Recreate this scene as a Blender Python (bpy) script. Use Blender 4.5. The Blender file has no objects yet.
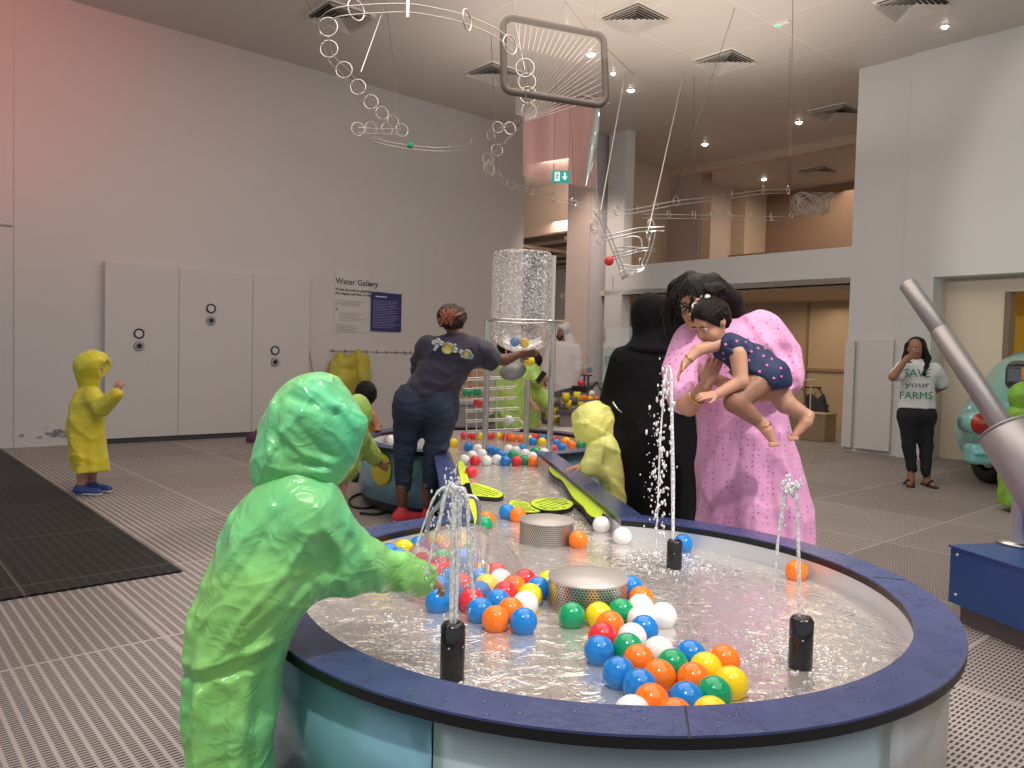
import bpy, bmesh, math, random
import numpy as np
from mathutils import Vector, Matrix

# ------------------------------------------------------------------ camera
F_PX, PITCH, ROLL, YAW, EYE = 776.9, 0.0399958, 0.02549, 0.8508046, 1.35
scene = bpy.context.scene
C = scene.collection
_fw = np.array([0, math.cos(PITCH), -math.sin(PITCH)])
_r0 = np.array([1.0, 0, 0]); _u0 = np.cross(_r0, _fw)
_ri = math.cos(ROLL)*_r0 + math.sin(ROLL)*_u0
_up = -math.sin(ROLL)*_r0 + math.cos(ROLL)*_u0
camd = bpy.data.cameras.new('camera'); cam = bpy.data.objects.new('camera', camd); C.objects.link(cam)
camd.sensor_width = 36; camd.lens = 36*F_PX/1024; camd.clip_start = .05; camd.clip_end = 200
m = Matrix(((_ri[0], _up[0], -_fw[0], 0), (_ri[1], _up[1], -_fw[1], 0), (_ri[2], _up[2], -_fw[2], EYE), (0, 0, 0, 1)))
cam.matrix_world = m
scene.camera = cam
vs = scene.view_settings
vs.view_transform = 'Standard'; vs.look = 'None'; vs.gamma = 1; vs.use_curve_mapping = False
vs.exposure = 0.24
# ------------------------------------------------------------------ world + lights
w = bpy.data.worlds.new('world'); scene.world = w; w.use_nodes = True
w.node_tree.nodes['Background'].inputs[0].default_value = (.88, .92, 1, 1)
w.node_tree.nodes['Background'].inputs[1].default_value = .55
def rm(b, a, z=0):                      # room axes (b along the end wall, a along the left wall) -> world
    return Vector((b*math.cos(YAW)+a*math.sin(YAW), -b*math.sin(YAW)+a*math.cos(YAW), z))
def aim(o, t):
    o.rotation_euler = (Vector(t)-o.location).to_track_quat('-Z', 'Y').to_euler()
def area(name, loc, tgt, size, power, col=(1, 1, 1), sy=None):
    l = bpy.data.lights.new(name, 'AREA'); l.energy = power; l.color = col; l.size = size
    if sy: l.shape = 'RECTANGLE'; l.size_y = sy
    o = bpy.data.objects.new(name, l); C.objects.link(o); o.location = loc; aim(o, tgt); return o
def spot(name, loc, tgt, ang, power, col=(1, 1, 1), blend=.5, r=.05):
    l = bpy.data.lights.new(name, 'SPOT'); l.energy = power; l.color = col; l.spot_size = math.radians(ang); l.spot_blend = blend; l.shadow_soft_size = r
    o = bpy.data.objects.new(name, l); C.objects.link(o); o.location = loc; aim(o, tgt); return o
area('hall_light', rm(-4.5, 4, 5.6), rm(-4.5, 4, 0), 6, 210, (1, .90, .82), 7)
area('hall_light_front', rm(1, 2, 5.6), rm(1, 2, 0), 5, 130, (1, .95, .9), 5)
area('ceiling_fill', rm(-5.5, 7, 4.3), rm(-5.5, 7, 9), 5, 100, (1, .86, .74), 6)  # added fill without a fixture, lifts the ceiling brightness
area('ceiling_fill_front', rm(-3, 1, 4.3), rm(-3, 1, 9), 5, 22, (1, .84, .76), 4)  # same added fill for the front part of the ceiling
area('back_light', rm(-8.5, 17, 5.5), rm(-8.5, 17, 0), 3, 75, (1, .80, .62), 3)
area('lower_room_light', rm(-7.5, 13.2, 2.4), rm(-7.5, 13.2, 0), 2.5, 26, (1, .82, .62), 1.5)
area('header_fill', rm(-12.6, 12.2, 5.3), rm(-13, 14, 4.9), 1, 45, (1, .84, .72), 1)  # added fill, brightens the corridor header
area('corridor_light', rm(-13.5, 15.5, 4.2), rm(-13.5, 14, 0), 2, 420, (1, .83, .72), 4)
spot('column_fill_spot', rm(-9.2, 10.2, 5.4), rm(-11.1, 11.3, 2.4), 60, 300, (1, .78, .66), .9, .1)  # added spot, only there to brighten the column face
area('side_room_light', rm(-1, 13.5, 2.9), rm(-1, 13.5, 0), 2, 30, (1, .85, .62), 1.5)
spot('pool_spot', rm(1.4, 3.4, 5.55), rm(-2.1, 3.0, .9), 34, 900, (1, .93, .86), .8, .06)
spot('pool_spot_front', rm(-.2, -.6, 5.55), rm(-2.0, 1.8, .6), 40, 620, (1, .95, .9), .9, .08)
spot('far_spot', rm(-3.2, 8.6, 5.55), rm(-4.6, 4.4, .8), 30, 700, (1, .92, .82), .7, .06)
spot('wall_wash', rm(-1.0, 4.0, 3.0), rm(-.2, 11.5, 3.0), 62, 420, (1, .93, .84), .25, .03)
spot('red_wash', rm(-7.5, -.8, 5.3), rm(-11.4, 1.1, 5.0), 78, 280, (1, .22, .12), 1, .3)
spot('attendant_spot', rm(-2.0, 6.5, 5.55), rm(-4.4, 3.6, 1.1), 22, 140, (1, .95, .92), .7, .05)

# ------------------------------------------------------------------ helpers: pixel measures -> places
def ray(px, py): return _fw + _ri*(px-512)/F_PX - _up*(py-384)/F_PX
def W(px, py, d):                       # the point seen at (px, py) at depth d
    r = ray(px, py); return Vector(r*(d/r[1]) + np.array([0, 0, EYE]))
def G(px, py, z=0):                     # the point seen at (px, py) on the level z
    r = ray(px, py); return Vector(r*((z-EYE)/r[2]) + np.array([0, 0, EYE]))
def proj(P):
    q = np.array(P)-np.array([0, 0, EYE]); return 512+F_PX*(q@_ri)/(q@_fw), 384-F_PX*(q@_up)/(q@_fw)

# ------------------------------------------------------------------ materials
MATS = {}
def mat(name, col=(.8, .8, .8), rough=.5, metal=0, spec=.5, trans=0, ior=1.45, emit=None, es=1, bump=None, sheen=0, coat=0, alpha=1, sss=0, var=None, mottle=None, crease=None, dots=None):
    if name in MATS: return MATS[name]
    m = bpy.data.materials.new(name); m.use_nodes = True; nt = m.node_tree; b = nt.nodes['Principled BSDF']
    b.inputs['Base Color'].default_value = (*col, 1); b.inputs['Roughness'].default_value = rough
    b.inputs['Metallic'].default_value = metal; b.inputs['Specular IOR Level'].default_value = spec
    b.inputs['Transmission Weight'].default_value = trans; b.inputs['IOR'].default_value = ior
    b.inputs['Coat Weight'].default_value = coat; b.inputs['Alpha'].default_value = alpha
    b.inputs['Sheen Weight'].default_value = sheen
    if sss: b.inputs['Subsurface Weight'].default_value = sss; b.inputs['Subsurface Scale'].default_value = .02
    if emit: b.inputs['Emission Color'].default_value = (*emit, 1); b.inputs['Emission Strength'].default_value = es
    tc = nt.nodes.new('ShaderNodeTexCoord')
    def noise(s, d=3):
        n = nt.nodes.new('ShaderNodeTexNoise'); n.inputs['Scale'].default_value = s; n.inputs['Detail'].default_value = d
        nt.links.new(tc.outputs['Object'], n.inputs['Vector']); return n
    if bump:
        n = noise(bump[0], bump[2] if len(bump) > 2 else 3); bp = nt.nodes.new('ShaderNodeBump'); bp.inputs['Strength'].default_value = bump[1]; bp.inputs['Distance'].default_value = .02
        nt.links.new(n.outputs['Fac'], bp.inputs['Height']); nt.links.new(bp.outputs['Normal'], b.inputs['Normal'])
    if dots:                             # (colour, scale, radius): a small repeated print
        v = nt.nodes.new('ShaderNodeTexVoronoi'); v.inputs['Scale'].default_value = dots[1]; v.inputs['Randomness'].default_value = .35; nt.links.new(tc.outputs['Object'], v.inputs['Vector'])
        mx = nt.nodes.new('ShaderNodeMix'); mx.data_type = 'RGBA'; mx.inputs[6].default_value = (*col, 1); mx.inputs[7].default_value = (*dots[0], 1)
        nt.links.new(mathn(nt, 'LESS_THAN', v.outputs['Distance'], dots[2]), mx.inputs[0]); nt.links.new(mx.outputs[2], b.inputs['Base Color'])
    if crease:                           # (scale, strength[, distortion]) folded cloth: ridged noise
        n = noise(crease[0], 2); n.inputs['Distortion'].default_value = crease[2] if len(crease) > 2 else 1.2
        n2 = noise(crease[0]*2.3, 2); n2.inputs['Distortion'].default_value = 1.5
        r1 = mathn(nt, 'POWER', mathn(nt, 'SUBTRACT', 1, mathn(nt, 'MULTIPLY', mathn(nt, 'ABSOLUTE', mathn(nt, 'SUBTRACT', n.outputs['Fac'], .5)), 3.2)), 3)
        r2 = mathn(nt, 'SUBTRACT', 1, mathn(nt, 'MULTIPLY', mathn(nt, 'ABSOLUTE', mathn(nt, 'SUBTRACT', n2.outputs['Fac'], .5)), 3.2))
        hh = mathn(nt, 'ADD', mathn(nt, 'MULTIPLY', r1, .8), mathn(nt, 'MULTIPLY', r2, .35))
        bp = nt.nodes.new('ShaderNodeBump'); bp.inputs['Strength'].default_value = crease[1]; bp.inputs['Distance'].default_value = .03
        nt.links.new(hh, bp.inputs['Height']); nt.links.new(bp.outputs['Normal'], b.inputs['Normal'])
    if mottle:                           # (second colour, scale, low, high)
        n = noise(mottle[1], 4); r = nt.nodes.new('ShaderNodeMapRange'); r.inputs[1].default_value = mottle[2]; r.inputs[2].default_value = mottle[3]
        mx = nt.nodes.new('ShaderNodeMix'); mx.data_type = 'RGBA'
        mx.inputs[6].default_value = (*col, 1); mx.inputs[7].default_value = (*mottle[0], 1)
        nt.links.new(n.outputs['Fac'], r.inputs[0]); nt.links.new(r.outputs[0], mx.inputs[0]); nt.links.new(mx.outputs[2], b.inputs['Base Color'])
    MATS[name] = m; return m
def mathn(nt, op, a, b=None, c=None):
    n = nt.nodes.new('ShaderNodeMath'); n.operation = op
    for i, v in enumerate((a, b, c)):
        if v is None: continue
        if hasattr(v, 'node'): nt.links.new(v, n.inputs[i])
        else: n.inputs[i].default_value = v
    return n.outputs[0]

def grate_mat(name, base, dark, px, py, hx, hy, panel, seamcol, stain):
    """perforated floor plates: slots of (hx,hy) on a pitch (px,py), plates of size panel"""
    m = bpy.data.materials.new(name); m.use_nodes = True; nt = m.node_tree; b = nt.nodes['Principled BSDF']
    tc = nt.nodes.new('ShaderNodeTexCoord'); sp = nt.nodes.new('ShaderNodeSeparateXYZ'); nt.links.new(tc.outputs['Object'], sp.inputs[0])
    X, Y = sp.outputs[0], sp.outputs[1]
    fy = mathn(nt, 'FRACT', mathn(nt, 'DIVIDE', Y, py)); fx = mathn(nt, 'FRACT', mathn(nt, 'DIVIDE', X, px))
    inx = mathn(nt, 'LESS_THAN', fx, hx/px); iny = mathn(nt, 'LESS_THAN', fy, hy/py)
    hole = mathn(nt, 'MULTIPLY', inx, iny)
    sx = mathn(nt, 'LESS_THAN', mathn(nt, 'FRACT', mathn(nt, 'DIVIDE', mathn(nt, 'ADD', X, .1), panel[0])), .014/panel[0])
    sy = mathn(nt, 'LESS_THAN', mathn(nt, 'FRACT', mathn(nt, 'DIVIDE', mathn(nt, 'ADD', Y, .05), panel[1])), .014/panel[1])
    seam = mathn(nt, 'MAXIMUM', sx, sy); hole = mathn(nt, 'MULTIPLY', hole, mathn(nt, 'SUBTRACT', 1, seam))
    # per-plate tone
    cx = mathn(nt, 'FLOOR', mathn(nt, 'DIVIDE', mathn(nt, 'ADD', X, .1), panel[0])); cy = mathn(nt, 'FLOOR', mathn(nt, 'DIVIDE', mathn(nt, 'ADD', Y, .05), panel[1]))
    cb = nt.nodes.new('ShaderNodeCombineXYZ'); nt.links.new(cx, cb.inputs[0]); nt.links.new(cy, cb.inputs[1])
    wn = nt.nodes.new('ShaderNodeTexWhiteNoise'); nt.links.new(cb.outputs[0], wn.inputs['Vector'])
    no = nt.nodes.new('ShaderNodeTexNoise'); no.inputs['Scale'].default_value = 1.2; no.inputs['Detail'].default_value = 4; nt.links.new(tc.outputs['Object'], no.inputs['Vector'])
    t = mathn(nt, 'ADD', mathn(nt, 'MULTIPLY', wn.outputs[0], .45), mathn(nt, 'MULTIPLY', no.outputs[0], .6))
    mx = nt.nodes.new('ShaderNodeMix'); mx.data_type = 'RGBA'; mx.inputs[6].default_value = (*stain, 1); mx.inputs[7].default_value = (*base, 1); nt.links.new(t, mx.inputs[0])
    m2 = nt.nodes.new('ShaderNodeMix'); m2.data_type = 'RGBA'; nt.links.new(mx.outputs[2], m2.inputs[6]); m2.inputs[7].default_value = (*dark, 1); nt.links.new(hole, m2.inputs[0])
    m3 = nt.nodes.new('ShaderNodeMix'); m3.data_type = 'RGBA'; nt.links.new(m2.outputs[2], m3.inputs[6]); m3.inputs[7].default_value = (*seamcol, 1); nt.links.new(seam, m3.inputs[0])
    nt.links.new(m3.outputs[2], b.inputs['Base Color']); b.inputs['Roughness'].default_value = .55; b.inputs['Specular IOR Level'].default_value = .25
    return m

def clear_mat(name, tint=(1, 1, 1), gloss=.05, rough=.02, ior=1.45, bump=None, haze=0, speck=None, absorb=0.0, hz=(1, 1, 1), edge=1.0):
    """clear acrylic or water: transparent with a fresnel reflection, optional white specks (droplets/foam)"""
    m = bpy.data.materials.new(name); m.use_nodes = True; nt = m.node_tree; nt.nodes.clear(); L = nt.links
    out = nt.nodes.new('ShaderNodeOutputMaterial'); tr = nt.nodes.new('ShaderNodeBsdfTransparent'); gl = nt.nodes.new('ShaderNodeBsdfGlossy'); fr = nt.nodes.new('ShaderNodeFresnel')
    tr.inputs[0].default_value = (*tint, 1); gl.inputs['Roughness'].default_value = rough; fr.inputs[0].default_value = ior
    tc = nt.nodes.new('ShaderNodeTexCoord')
    if bump:
        n = nt.nodes.new('ShaderNodeTexNoise'); n.inputs['Scale'].default_value = bump[0]; n.inputs['Detail'].default_value = 4; n.inputs['Distortion'].default_value = bump[2] if len(bump) > 2 else 0
        L.new(tc.outputs['Object'], n.inputs['Vector']); bp = nt.nodes.new('ShaderNodeBump'); bp.inputs['Strength'].default_value = bump[1]; bp.inputs['Distance'].default_value = .03
        L.new(n.outputs['Fac'], bp.inputs['Height']); L.new(bp.outputs[0], gl.inputs['Normal']); L.new(bp.outputs[0], fr.inputs['Normal'])
    f = mathn(nt, 'MINIMUM', mathn(nt, 'ADD', mathn(nt, 'MULTIPLY', fr.outputs[0], edge), gloss), 1)
    mx = nt.nodes.new('ShaderNodeMixShader'); L.new(f, mx.inputs[0]); L.new(tr.outputs[0], mx.inputs[1]); L.new(gl.outputs[0], mx.inputs[2]); last = mx.outputs[0]
    if haze or speck:
        di = nt.nodes.new('ShaderNodeBsdfDiffuse'); di.inputs[0].default_value = (*hz, 1)
        m2 = nt.nodes.new('ShaderNodeMixShader'); m2.inputs[0].default_value = haze
        if speck:
            v = nt.nodes.new('ShaderNodeTexNoise'); v.inputs['Scale'].default_value = speck[0]; v.inputs['Detail'].default_value = 5; v.inputs['Roughness'].default_value = .7
            L.new(tc.outputs['Object'], v.inputs['Vector'])
            r = nt.nodes.new('ShaderNodeMapRange'); r.inputs[1].default_value = speck[1]; r.inputs[2].default_value = speck[2]; r.inputs[3].default_value = haze; r.inputs[4].default_value = speck[3]
            L.new(v.outputs['Fac'], r.inputs[0]); L.new(r.outputs[0], m2.inputs[0])
        L.new(last, m2.inputs[1]); L.new(di.outputs[0], m2.inputs[2]); last = m2.outputs[0]
    L.new(last, out.inputs[0]); MATS[name] = m; return m

# ------------------------------------------------------------------ object helpers
def put(o, parent=None, label=None, cat=None, group=None, kind=None):
    C.objects.link(o)
    if parent is not None: o.parent = parent
    if label: o['label'] = label
    if cat: o['category'] = cat
    if group: o['group'] = group
    if kind: o['kind'] = kind
    return o
def thing(name, loc, label, cat, group=None, rz=0):
    o = bpy.data.objects.new(name, None); o.empty_display_size = .1; o.location = loc; o.rotation_euler = (0, 0, rz)
    return put(o, None, label, cat, group)
class MB:
    """collects shapes into ONE mesh; coordinates are world (or the parent's when parent given with local=True)"""
    def __init__(s): s.v = []; s.f = []; s.mi = []; s.cur = 0; s.sm = []
    def add(s, vs, fs, smooth=False):
        o = len(s.v); s.v += [tuple(v) for v in vs]; s.f += [tuple(i+o for i in f) for f in fs]; s.mi += [s.cur]*len(fs); s.sm += [smooth]*len(fs); return s
    def box(s, x0, x1, y0, y1, z0, z1, M=None):
        vs = [Vector((x, y, z)) for z in (z0, z1) for y in (y0, y1) for x in (x0, x1)]
        if M is not None: vs = [M @ v for v in vs]
        return s.add(vs, [(0, 2, 3, 1), (4, 5, 7, 6), (0, 1, 5, 4), (1, 3, 7, 5), (3, 2, 6, 7), (2, 0, 4, 6)])
    def tube(s, pts, r, n=8, caps=True, closed=False):
        pts = [Vector(p) for p in pts]; N = len(pts); rr = r if hasattr(r, '__len__') else [r]*N
        T = []
        for i in range(N):
            a = pts[i-1] if (i > 0 or closed) else pts[i]; b = pts[(i+1) % N] if (i < N-1 or closed) else pts[i]
            T.append((b-a).normalized() if (b-a).length > 1e-9 else Vector((0, 0, 1)))
        u = T[0].orthogonal().normalized(); vs = []
        for i in range(N):
            u = (u - T[i]*u.dot(T[i])); u = u.normalized() if u.length > 1e-6 else T[i].orthogonal().normalized()
            v = T[i].cross(u)
            for k in range(n):
                a = 2*math.pi*k/n; vs.append(pts[i]+(u*math.cos(a)+v*math.sin(a))*rr[i])
        fs = []
        for i in range(N if closed else N-1):
            j = (i+1) % N
            for k in range(n): fs.append((i*n+k, i*n+(k+1) % n, j*n+(k+1) % n, j*n+k))
        s.add(vs, fs, True)
        if caps and not closed:
            s.add(vs[:n], [tuple(range(n))[::-1]]); s.add(vs[-n:], [tuple(range(n))])
        return s
    def lathe(s, prof, c=(0, 0, 0), n=32, axis=None, closed_ends=False):
        """prof: list of (r,z); axis: Matrix mapping local z"""
        c = Vector(c); vs = []
        for r, z in prof:
            for k in range(n):
                a = 2*math.pi*k/n; p = Vector((r*math.cos(a), r*math.sin(a), z))
                if axis is not None: p = axis @ p
                vs.append(c+p)
        fs = [(i*n+k, i*n+(k+1) % n, (i+1)*n+(k+1) % n, (i+1)*n+k) for i in range(len(prof)-1) for k in range(n)]
        return s.add(vs, fs, True)
    def torus(s, c, R, r, nrm=(0, 0, 1), n=24, k=6):
        q = Vector(nrm).to_track_quat('Z', 'Y').to_matrix(); c = Vector(c)
        return s.tube([c+q @ Vector((R*math.cos(2*math.pi*i/n), R*math.sin(2*math.pi*i/n), 0)) for i in range(n)], r, k, closed=True)
    def sphere(s, c, r, n=20, m=12, sc=(1, 1, 1)):
        pr = [(max(1e-4, math.sin(math.pi*i/m))*r, -math.cos(math.pi*i/m)*r) for i in range(m+1)]
        c = Vector(c); vs = []
        for rr, z in pr:
            for k in range(n):
                a = 2*math.pi*k/n; vs.append(c+Vector((rr*math.cos(a)*sc[0], rr*math.sin(a)*sc[1], z*sc[2])))
        return s.add(vs, [(i*n+k, i*n+(k+1) % n, (i+1)*n+(k+1) % n, (i+1)*n+k) for i in range(m) for k in range(n)], True)
    def prism(s, poly, z0, z1):
        n = len(poly); vs = [(x, y, z0) for x, y in poly]+[(x, y, z1) for x, y in poly]
        return s.add(vs, [tuple(range(n))[::-1], tuple(range(n, 2*n))]+[(i, (i+1) % n, n+(i+1) % n, n+i) for i in range(n)])
    def build(s, name, mats, parent=None, label=None, cat=None, group=None, kind=None, bevel=0, rz=None, loc=None, origin=None):
        """parent given: vertices are world, stored relative to the parent (unrotated parents); origin: world origin for top-level"""
        me = bpy.data.meshes.new(name); off = Vector((0, 0, 0))
        if parent is not None and loc is None:
            p = parent
            while p is not None: off += Vector(p.location); p = p.parent
        elif origin is not None: off = Vector(origin)
        me.from_pydata([Vector(v)-off for v in s.v], [], s.f); me.update()
        for mt in (mats if isinstance(mats, (list, tuple)) else [mats]): me.materials.append(mt)
        me.polygons.foreach_set('material_index', s.mi); me.polygons.foreach_set('use_smooth', s.sm)
        o = bpy.data.objects.new(name, me)
        if origin is not None and parent is None: o.location = origin
        if rz is not None: o.rotation_euler = (0, 0, rz)
        if loc is not None: o.location = loc
        if bevel:
            b = o.modifiers.new('bevel', 'BEVEL'); b.width = bevel; b.segments = 2; b.limit_method = 'ANGLE'
        return put(o, parent, label, cat, group, kind)
RZ = -YAW
def struct(name, mb, mt, bevel=0): return mb.build(name, mt, kind='structure', rz=RZ, bevel=bevel)

# ------------------------------------------------------------------ materials used around
white = mat('white_paint', (.60, .565, .55), .6, bump=(3, .02))
whiteR = mat('white_paint_end_wall', (.66, .66, .65), .6)
ceilm = bpy.data.materials.new('ceiling_tiles'); ceilm.use_nodes = True
def _c():
    nt = ceilm.node_tree; b = nt.nodes['Principled BSDF']; tc = nt.nodes.new('ShaderNodeTexCoord'); sp = nt.nodes.new('ShaderNodeSeparateXYZ'); nt.links.new(tc.outputs['Object'], sp.inputs[0])
    s1 = mathn(nt, 'LESS_THAN', mathn(nt, 'FRACT', mathn(nt, 'DIVIDE', mathn(nt, 'ADD', sp.outputs[0], .15), 1.36)), .016)
    s2 = mathn(nt, 'LESS_THAN', mathn(nt, 'FRACT', mathn(nt, 'DIVIDE', mathn(nt, 'ADD', sp.outputs[1], .42), 1.36)), .016)
    seam = mathn(nt, 'MULTIPLY', mathn(nt, 'MAXIMUM', s1, s2), mathn(nt, 'GREATER_THAN', sp.outputs[0], -8.0))
    mx = nt.nodes.new('ShaderNodeMix'); mx.data_type = 'RGBA'; mx.inputs[6].default_value = (.60, .56, .52, 1); mx.inputs[7].default_value = (.68, .64, .60, 1); nt.links.new(seam, mx.inputs[0])
    nt.links.new(mx.outputs[2], b.inputs['Base Color']); b.inputs['Roughness'].default_value = .5
_c()
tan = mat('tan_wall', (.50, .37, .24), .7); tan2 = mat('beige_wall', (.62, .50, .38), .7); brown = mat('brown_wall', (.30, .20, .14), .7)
peach = mat('warm_white_wall', (.70, .58, .52), .6); shaded_side = mat('shaded_side_grey', (.50, .48, .50), .6)  # the grey is the column side's shade put into colour
dark = mat('dark_void', (.03, .026, .024), .8); black = mat('black_plastic', (.012, .012, .013), .3)
steel = mat('brushed_steel', (.62, .60, .58), .28, 1); chrome = mat('polished_steel', (.8, .79, .78), .12, 1); wire = mat('steel_wire', (.72, .68, .64), .3, .9)
cable = mat('hanging_cable', (.16, .13, .12), .5, .5)
wood = mat('brown_wood', (.32, .19, .10), .5)

# ------------------------------------------------------------------ the hall
b = MB(); b.box(-34, 9, -7, 32, -.1, 0); struct('floor', b, grate_mat('floor_plates', (.50, .445, .42), (.07, .062, .06), .0185, .046, .0100, .032, (1.2, 1.2), (.44, .40, .38), (.31, .265, .24)))
b = MB(); b.box(-34, 9, -7, 32, 5.7, 5.85); struct('ceiling', b, ceilm)
b = MB(); b.box(-11.62, -11.42, -7, 10.2, 0, 5.7); b.box(-11.43, -11.40, 1.72, 10.2, 0, 5.7); struct('wall_left', b, white)
b = MB(); b.box(-11.405, -11.395, -7, 1.70, 2.76, 2.775); struct('trim_1', b, mat('seam_grey', (.4, .37, .36), .6))
# raised door block with three flush doors and a dark gap under it
b = MB(); b.box(-11.40, -11.27, 2.72, 5.64, .07, 2.42); struct('door_1', b, white, bevel=.006)
b = MB(); b.box(-11.40, -11.285, 2.74, 5.62, 0, .07); struct('door_gap_shade', b, mat('dark_gap', (.05, .05, .06), .5))  # dark strip painted in for the shade in the gap
b = MB()
for a_ in (3.66, 4.72): b.box(-11.275, -11.266, a_-.005, a_+.005, .07, 2.42)
struct('trim_2', b, mat('joint_grey', (.38, .35, .35), .6))
# end wall a = 11.54 with its openings, upper gallery and lower room
b = MB()
b.box(-10.44, -10.0, 11.54, 11.8, 0, 5.7)            # jamb beside the column
b.box(-10.0, -5.5, 11.54, 11.8, 2.53, 3.08)          # band between the two openings
b.box(-5.5, -4.31, 11.54, 11.8, 0, 5.7)
b.box(-4.72, 9, 11.50, 11.54, 2.55, 5.7); b.box(-4.72, -4.31, 11.50, 11.54, 0, 2.55)
b.box(-4.31, 9, 11.54, 11.8, 2.55, 5.7)
struct('wall_end', b, whiteR)
b = MB(); b.box(-11.6, -5.5, 11.8, 15, 2.62, 3.05); b.box(-11.7, -5.5, 11.54, 14.9, 2.53, 2.62); struct('floor_gallery', b, tan2)
b = MB(); b.box(-11.2, -10.55, 11.2, 11.8, 0, 5.7); struct('column_hall', b, [peach])
b = MB(); b.box(-10.56, -10.545, 11.2, 11.82, 0, 5.7); struct('column_shade', b, shaded_side)  # thin grey sheet paints the column's shaded side
# upper gallery walls
b = MB(); b.box(-11.65, -11.45, 12.0, 14.8, 3.05, 5.7); struct('wall_gallery_left', b, tan2)
b = MB(); b.box(-11.45, -10.58, 14.8, 15.2, 3.05, 5.7); struct('wall_gallery_pier', b, [mat('pinkish_wall', (.52, .42, .37), .7)])
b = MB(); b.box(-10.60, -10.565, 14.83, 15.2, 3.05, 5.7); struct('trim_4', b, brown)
b = MB(); b.box(-12, -5, 14.75, 14.95, 5.52, 5.7); struct('beam_gallery', b, [tan2])
b = MB(); b.box(-12.5, -2, 18.6, 18.8, 0, 5.7); struct('wall_gallery_back', b, brown)
b = MB(); b.box(-12.2, -11.2, 17.6, 18.6, 3.05, 5.7); struct('wall_gallery_corner', b, tan2)
b = MB(); b.box(-11.4, -10.2, 17.2, 17.9, 3.9, 3.97); struct('trim_5', b, wood)
# lower room
b = MB(); b.box(-11.6, -4.8, 14.75, 14.95, 0, 2.55); struct('wall_lower_back', b, tan)
b = MB(); b.box(-11.6, -10.9, 11.8, 14.75, 0, 2.55); struct('wall_lower_left', b, tan)
b = MB(); b.box(-7.86, -7.83, 14.70, 14.75, 0, 2.5); b.box(-7.83, -5.0, 14.70, 14.75, 1.14, 1.2); struct('trim_6', b, wood)
# side opening on the right: beige wall, yellow room beyond
b = MB(); b.box(-4.31, -3.56, 12.0, 12.2, 0, 3.0); b.box(-3.56, 6, 12.0, 12.2, 2.35, 3.0); b.box(-4.5, -4.31, 11.8, 12.2, 0, 3); struct('wall_side_room', b, mat('cream_wall', (.66, .56, .44), .7))
b = MB(); b.box(-3.57, -3.50, 11.98, 12.22, 0, 2.35); struct('trim_7', b, mat('door_frame_brown', (.20, .14, .10), .6))
b = MB(); b.box(-5, 6, 14.4, 14.6, 0, 3); struct('wall_side_room_back', b, mat('yellow_wall', (.72, .42, .03), .7))
# raised boards on the end wall beside the opening
b = MB()
for x0, x1, z1 in ((-5.51, -5.36, 1.66), (-5.30, -4.80, 1.69)): b.box(x0, x1, 11.47, 11.54, .06, z1)
struct('trim_8', b, mat('board_white', (.68, .65, .64), .55), bevel=.01)
# corridor seen left of the column
b = MB(); b.box(-34, -8, 20.6, 20.8, 0, 5.7); struct('wall_corridor_back', b, peach)
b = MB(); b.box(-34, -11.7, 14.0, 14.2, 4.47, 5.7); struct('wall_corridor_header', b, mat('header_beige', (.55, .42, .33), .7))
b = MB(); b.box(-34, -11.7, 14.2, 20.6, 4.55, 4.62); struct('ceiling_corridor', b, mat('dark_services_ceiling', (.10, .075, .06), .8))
b = MB(); b.box(-17, -11.7, 15.9, 16.1, 0, 2.35); b.box(-11.72, -11.6, 14.2, 20.6, 0, 5.7); struct('wall_corridor_inner', b, peach)
b = MB()
for k_ in range(5): b.box(-34, -11.8, 14.9+k_*1.1, 14.98+k_*1.1, 4.38, 4.46)
b.box(-14.3, -14.2, 14.2, 20.6, 4.30, 4.38); b.box(-16.3, -16.22, 14.2, 20.6, 4.30, 4.38)
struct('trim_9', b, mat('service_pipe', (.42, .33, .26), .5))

# dark entrance mat sunk in the plates
b = MB(); b.box(-11.35, -4.70, -1.6, 1.56, .0, .012)
b.build('rubber_mat', [grate_mat('black_mat', (.035, .038, .042), (.008, .008, .009), .03, .06, .017, .04, (1.2, .8), (.09, .085, .08), (.02, .02, .022))], rz=RZ,
        label='long black perforated rubber mat let into the plate floor at the left', cat='mat')
# ------------------------------------------------------------------ the water table
K = 1.13
C1 = Vector((.313, 2.746)); C2 = Vector((-.249, 7.119)); AX = (C2-C1); LEN = AX.length; AX.normalize(); PE = Vector((AX.y, -AX.x))   # PE points right
ZR, ZW, ZB = .559, .457, .389
def outline(R, h, n=96, ns=8):
    """closed outline: big round basin, straight channel, second round basin"""
    R *= K; h *= K; d = math.sqrt(R*R-h*h); out = []
    a0 = math.asin(h/R)
    for i in range(n+1):                     # first basin: from right junction round the front to left junction
        a = a0+(2*math.pi-2*a0)*i/n; out.append(C1+AX*(R*math.cos(a))+PE*(R*math.sin(a)))
    for i in range(1, ns): out.append(C1+AX*(d+(LEN-2*d)*i/ns)-PE*h)
    for i in range(n+1):
        a = math.pi+a0+(2*math.pi-2*a0)*i/n; out.append(C2+AX*(R*math.cos(a))+PE*(R*math.sin(a)))
    for i in range(1, ns): out.append(C2-AX*(d+(LEN-2*d)*i/ns)+PE*h)
    return out
def ring_mb(o1, o2, z0, z1):
    n = len(o1); vs = [(p.x, p.y, z) for z in (z0, z1) for o in (o1, o2) for p in o]; b = MB(); f = []
    for i in range(n):
        j = (i+1) % n
        f += [(2*n+i, 2*n+j, 3*n+j, 3*n+i), (i, n+i, n+j, j), (i, j, 2*n+j, 2*n+i), (n+i, 3*n+i, 3*n+j, n+j)]
    return b.add(vs, f)
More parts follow.
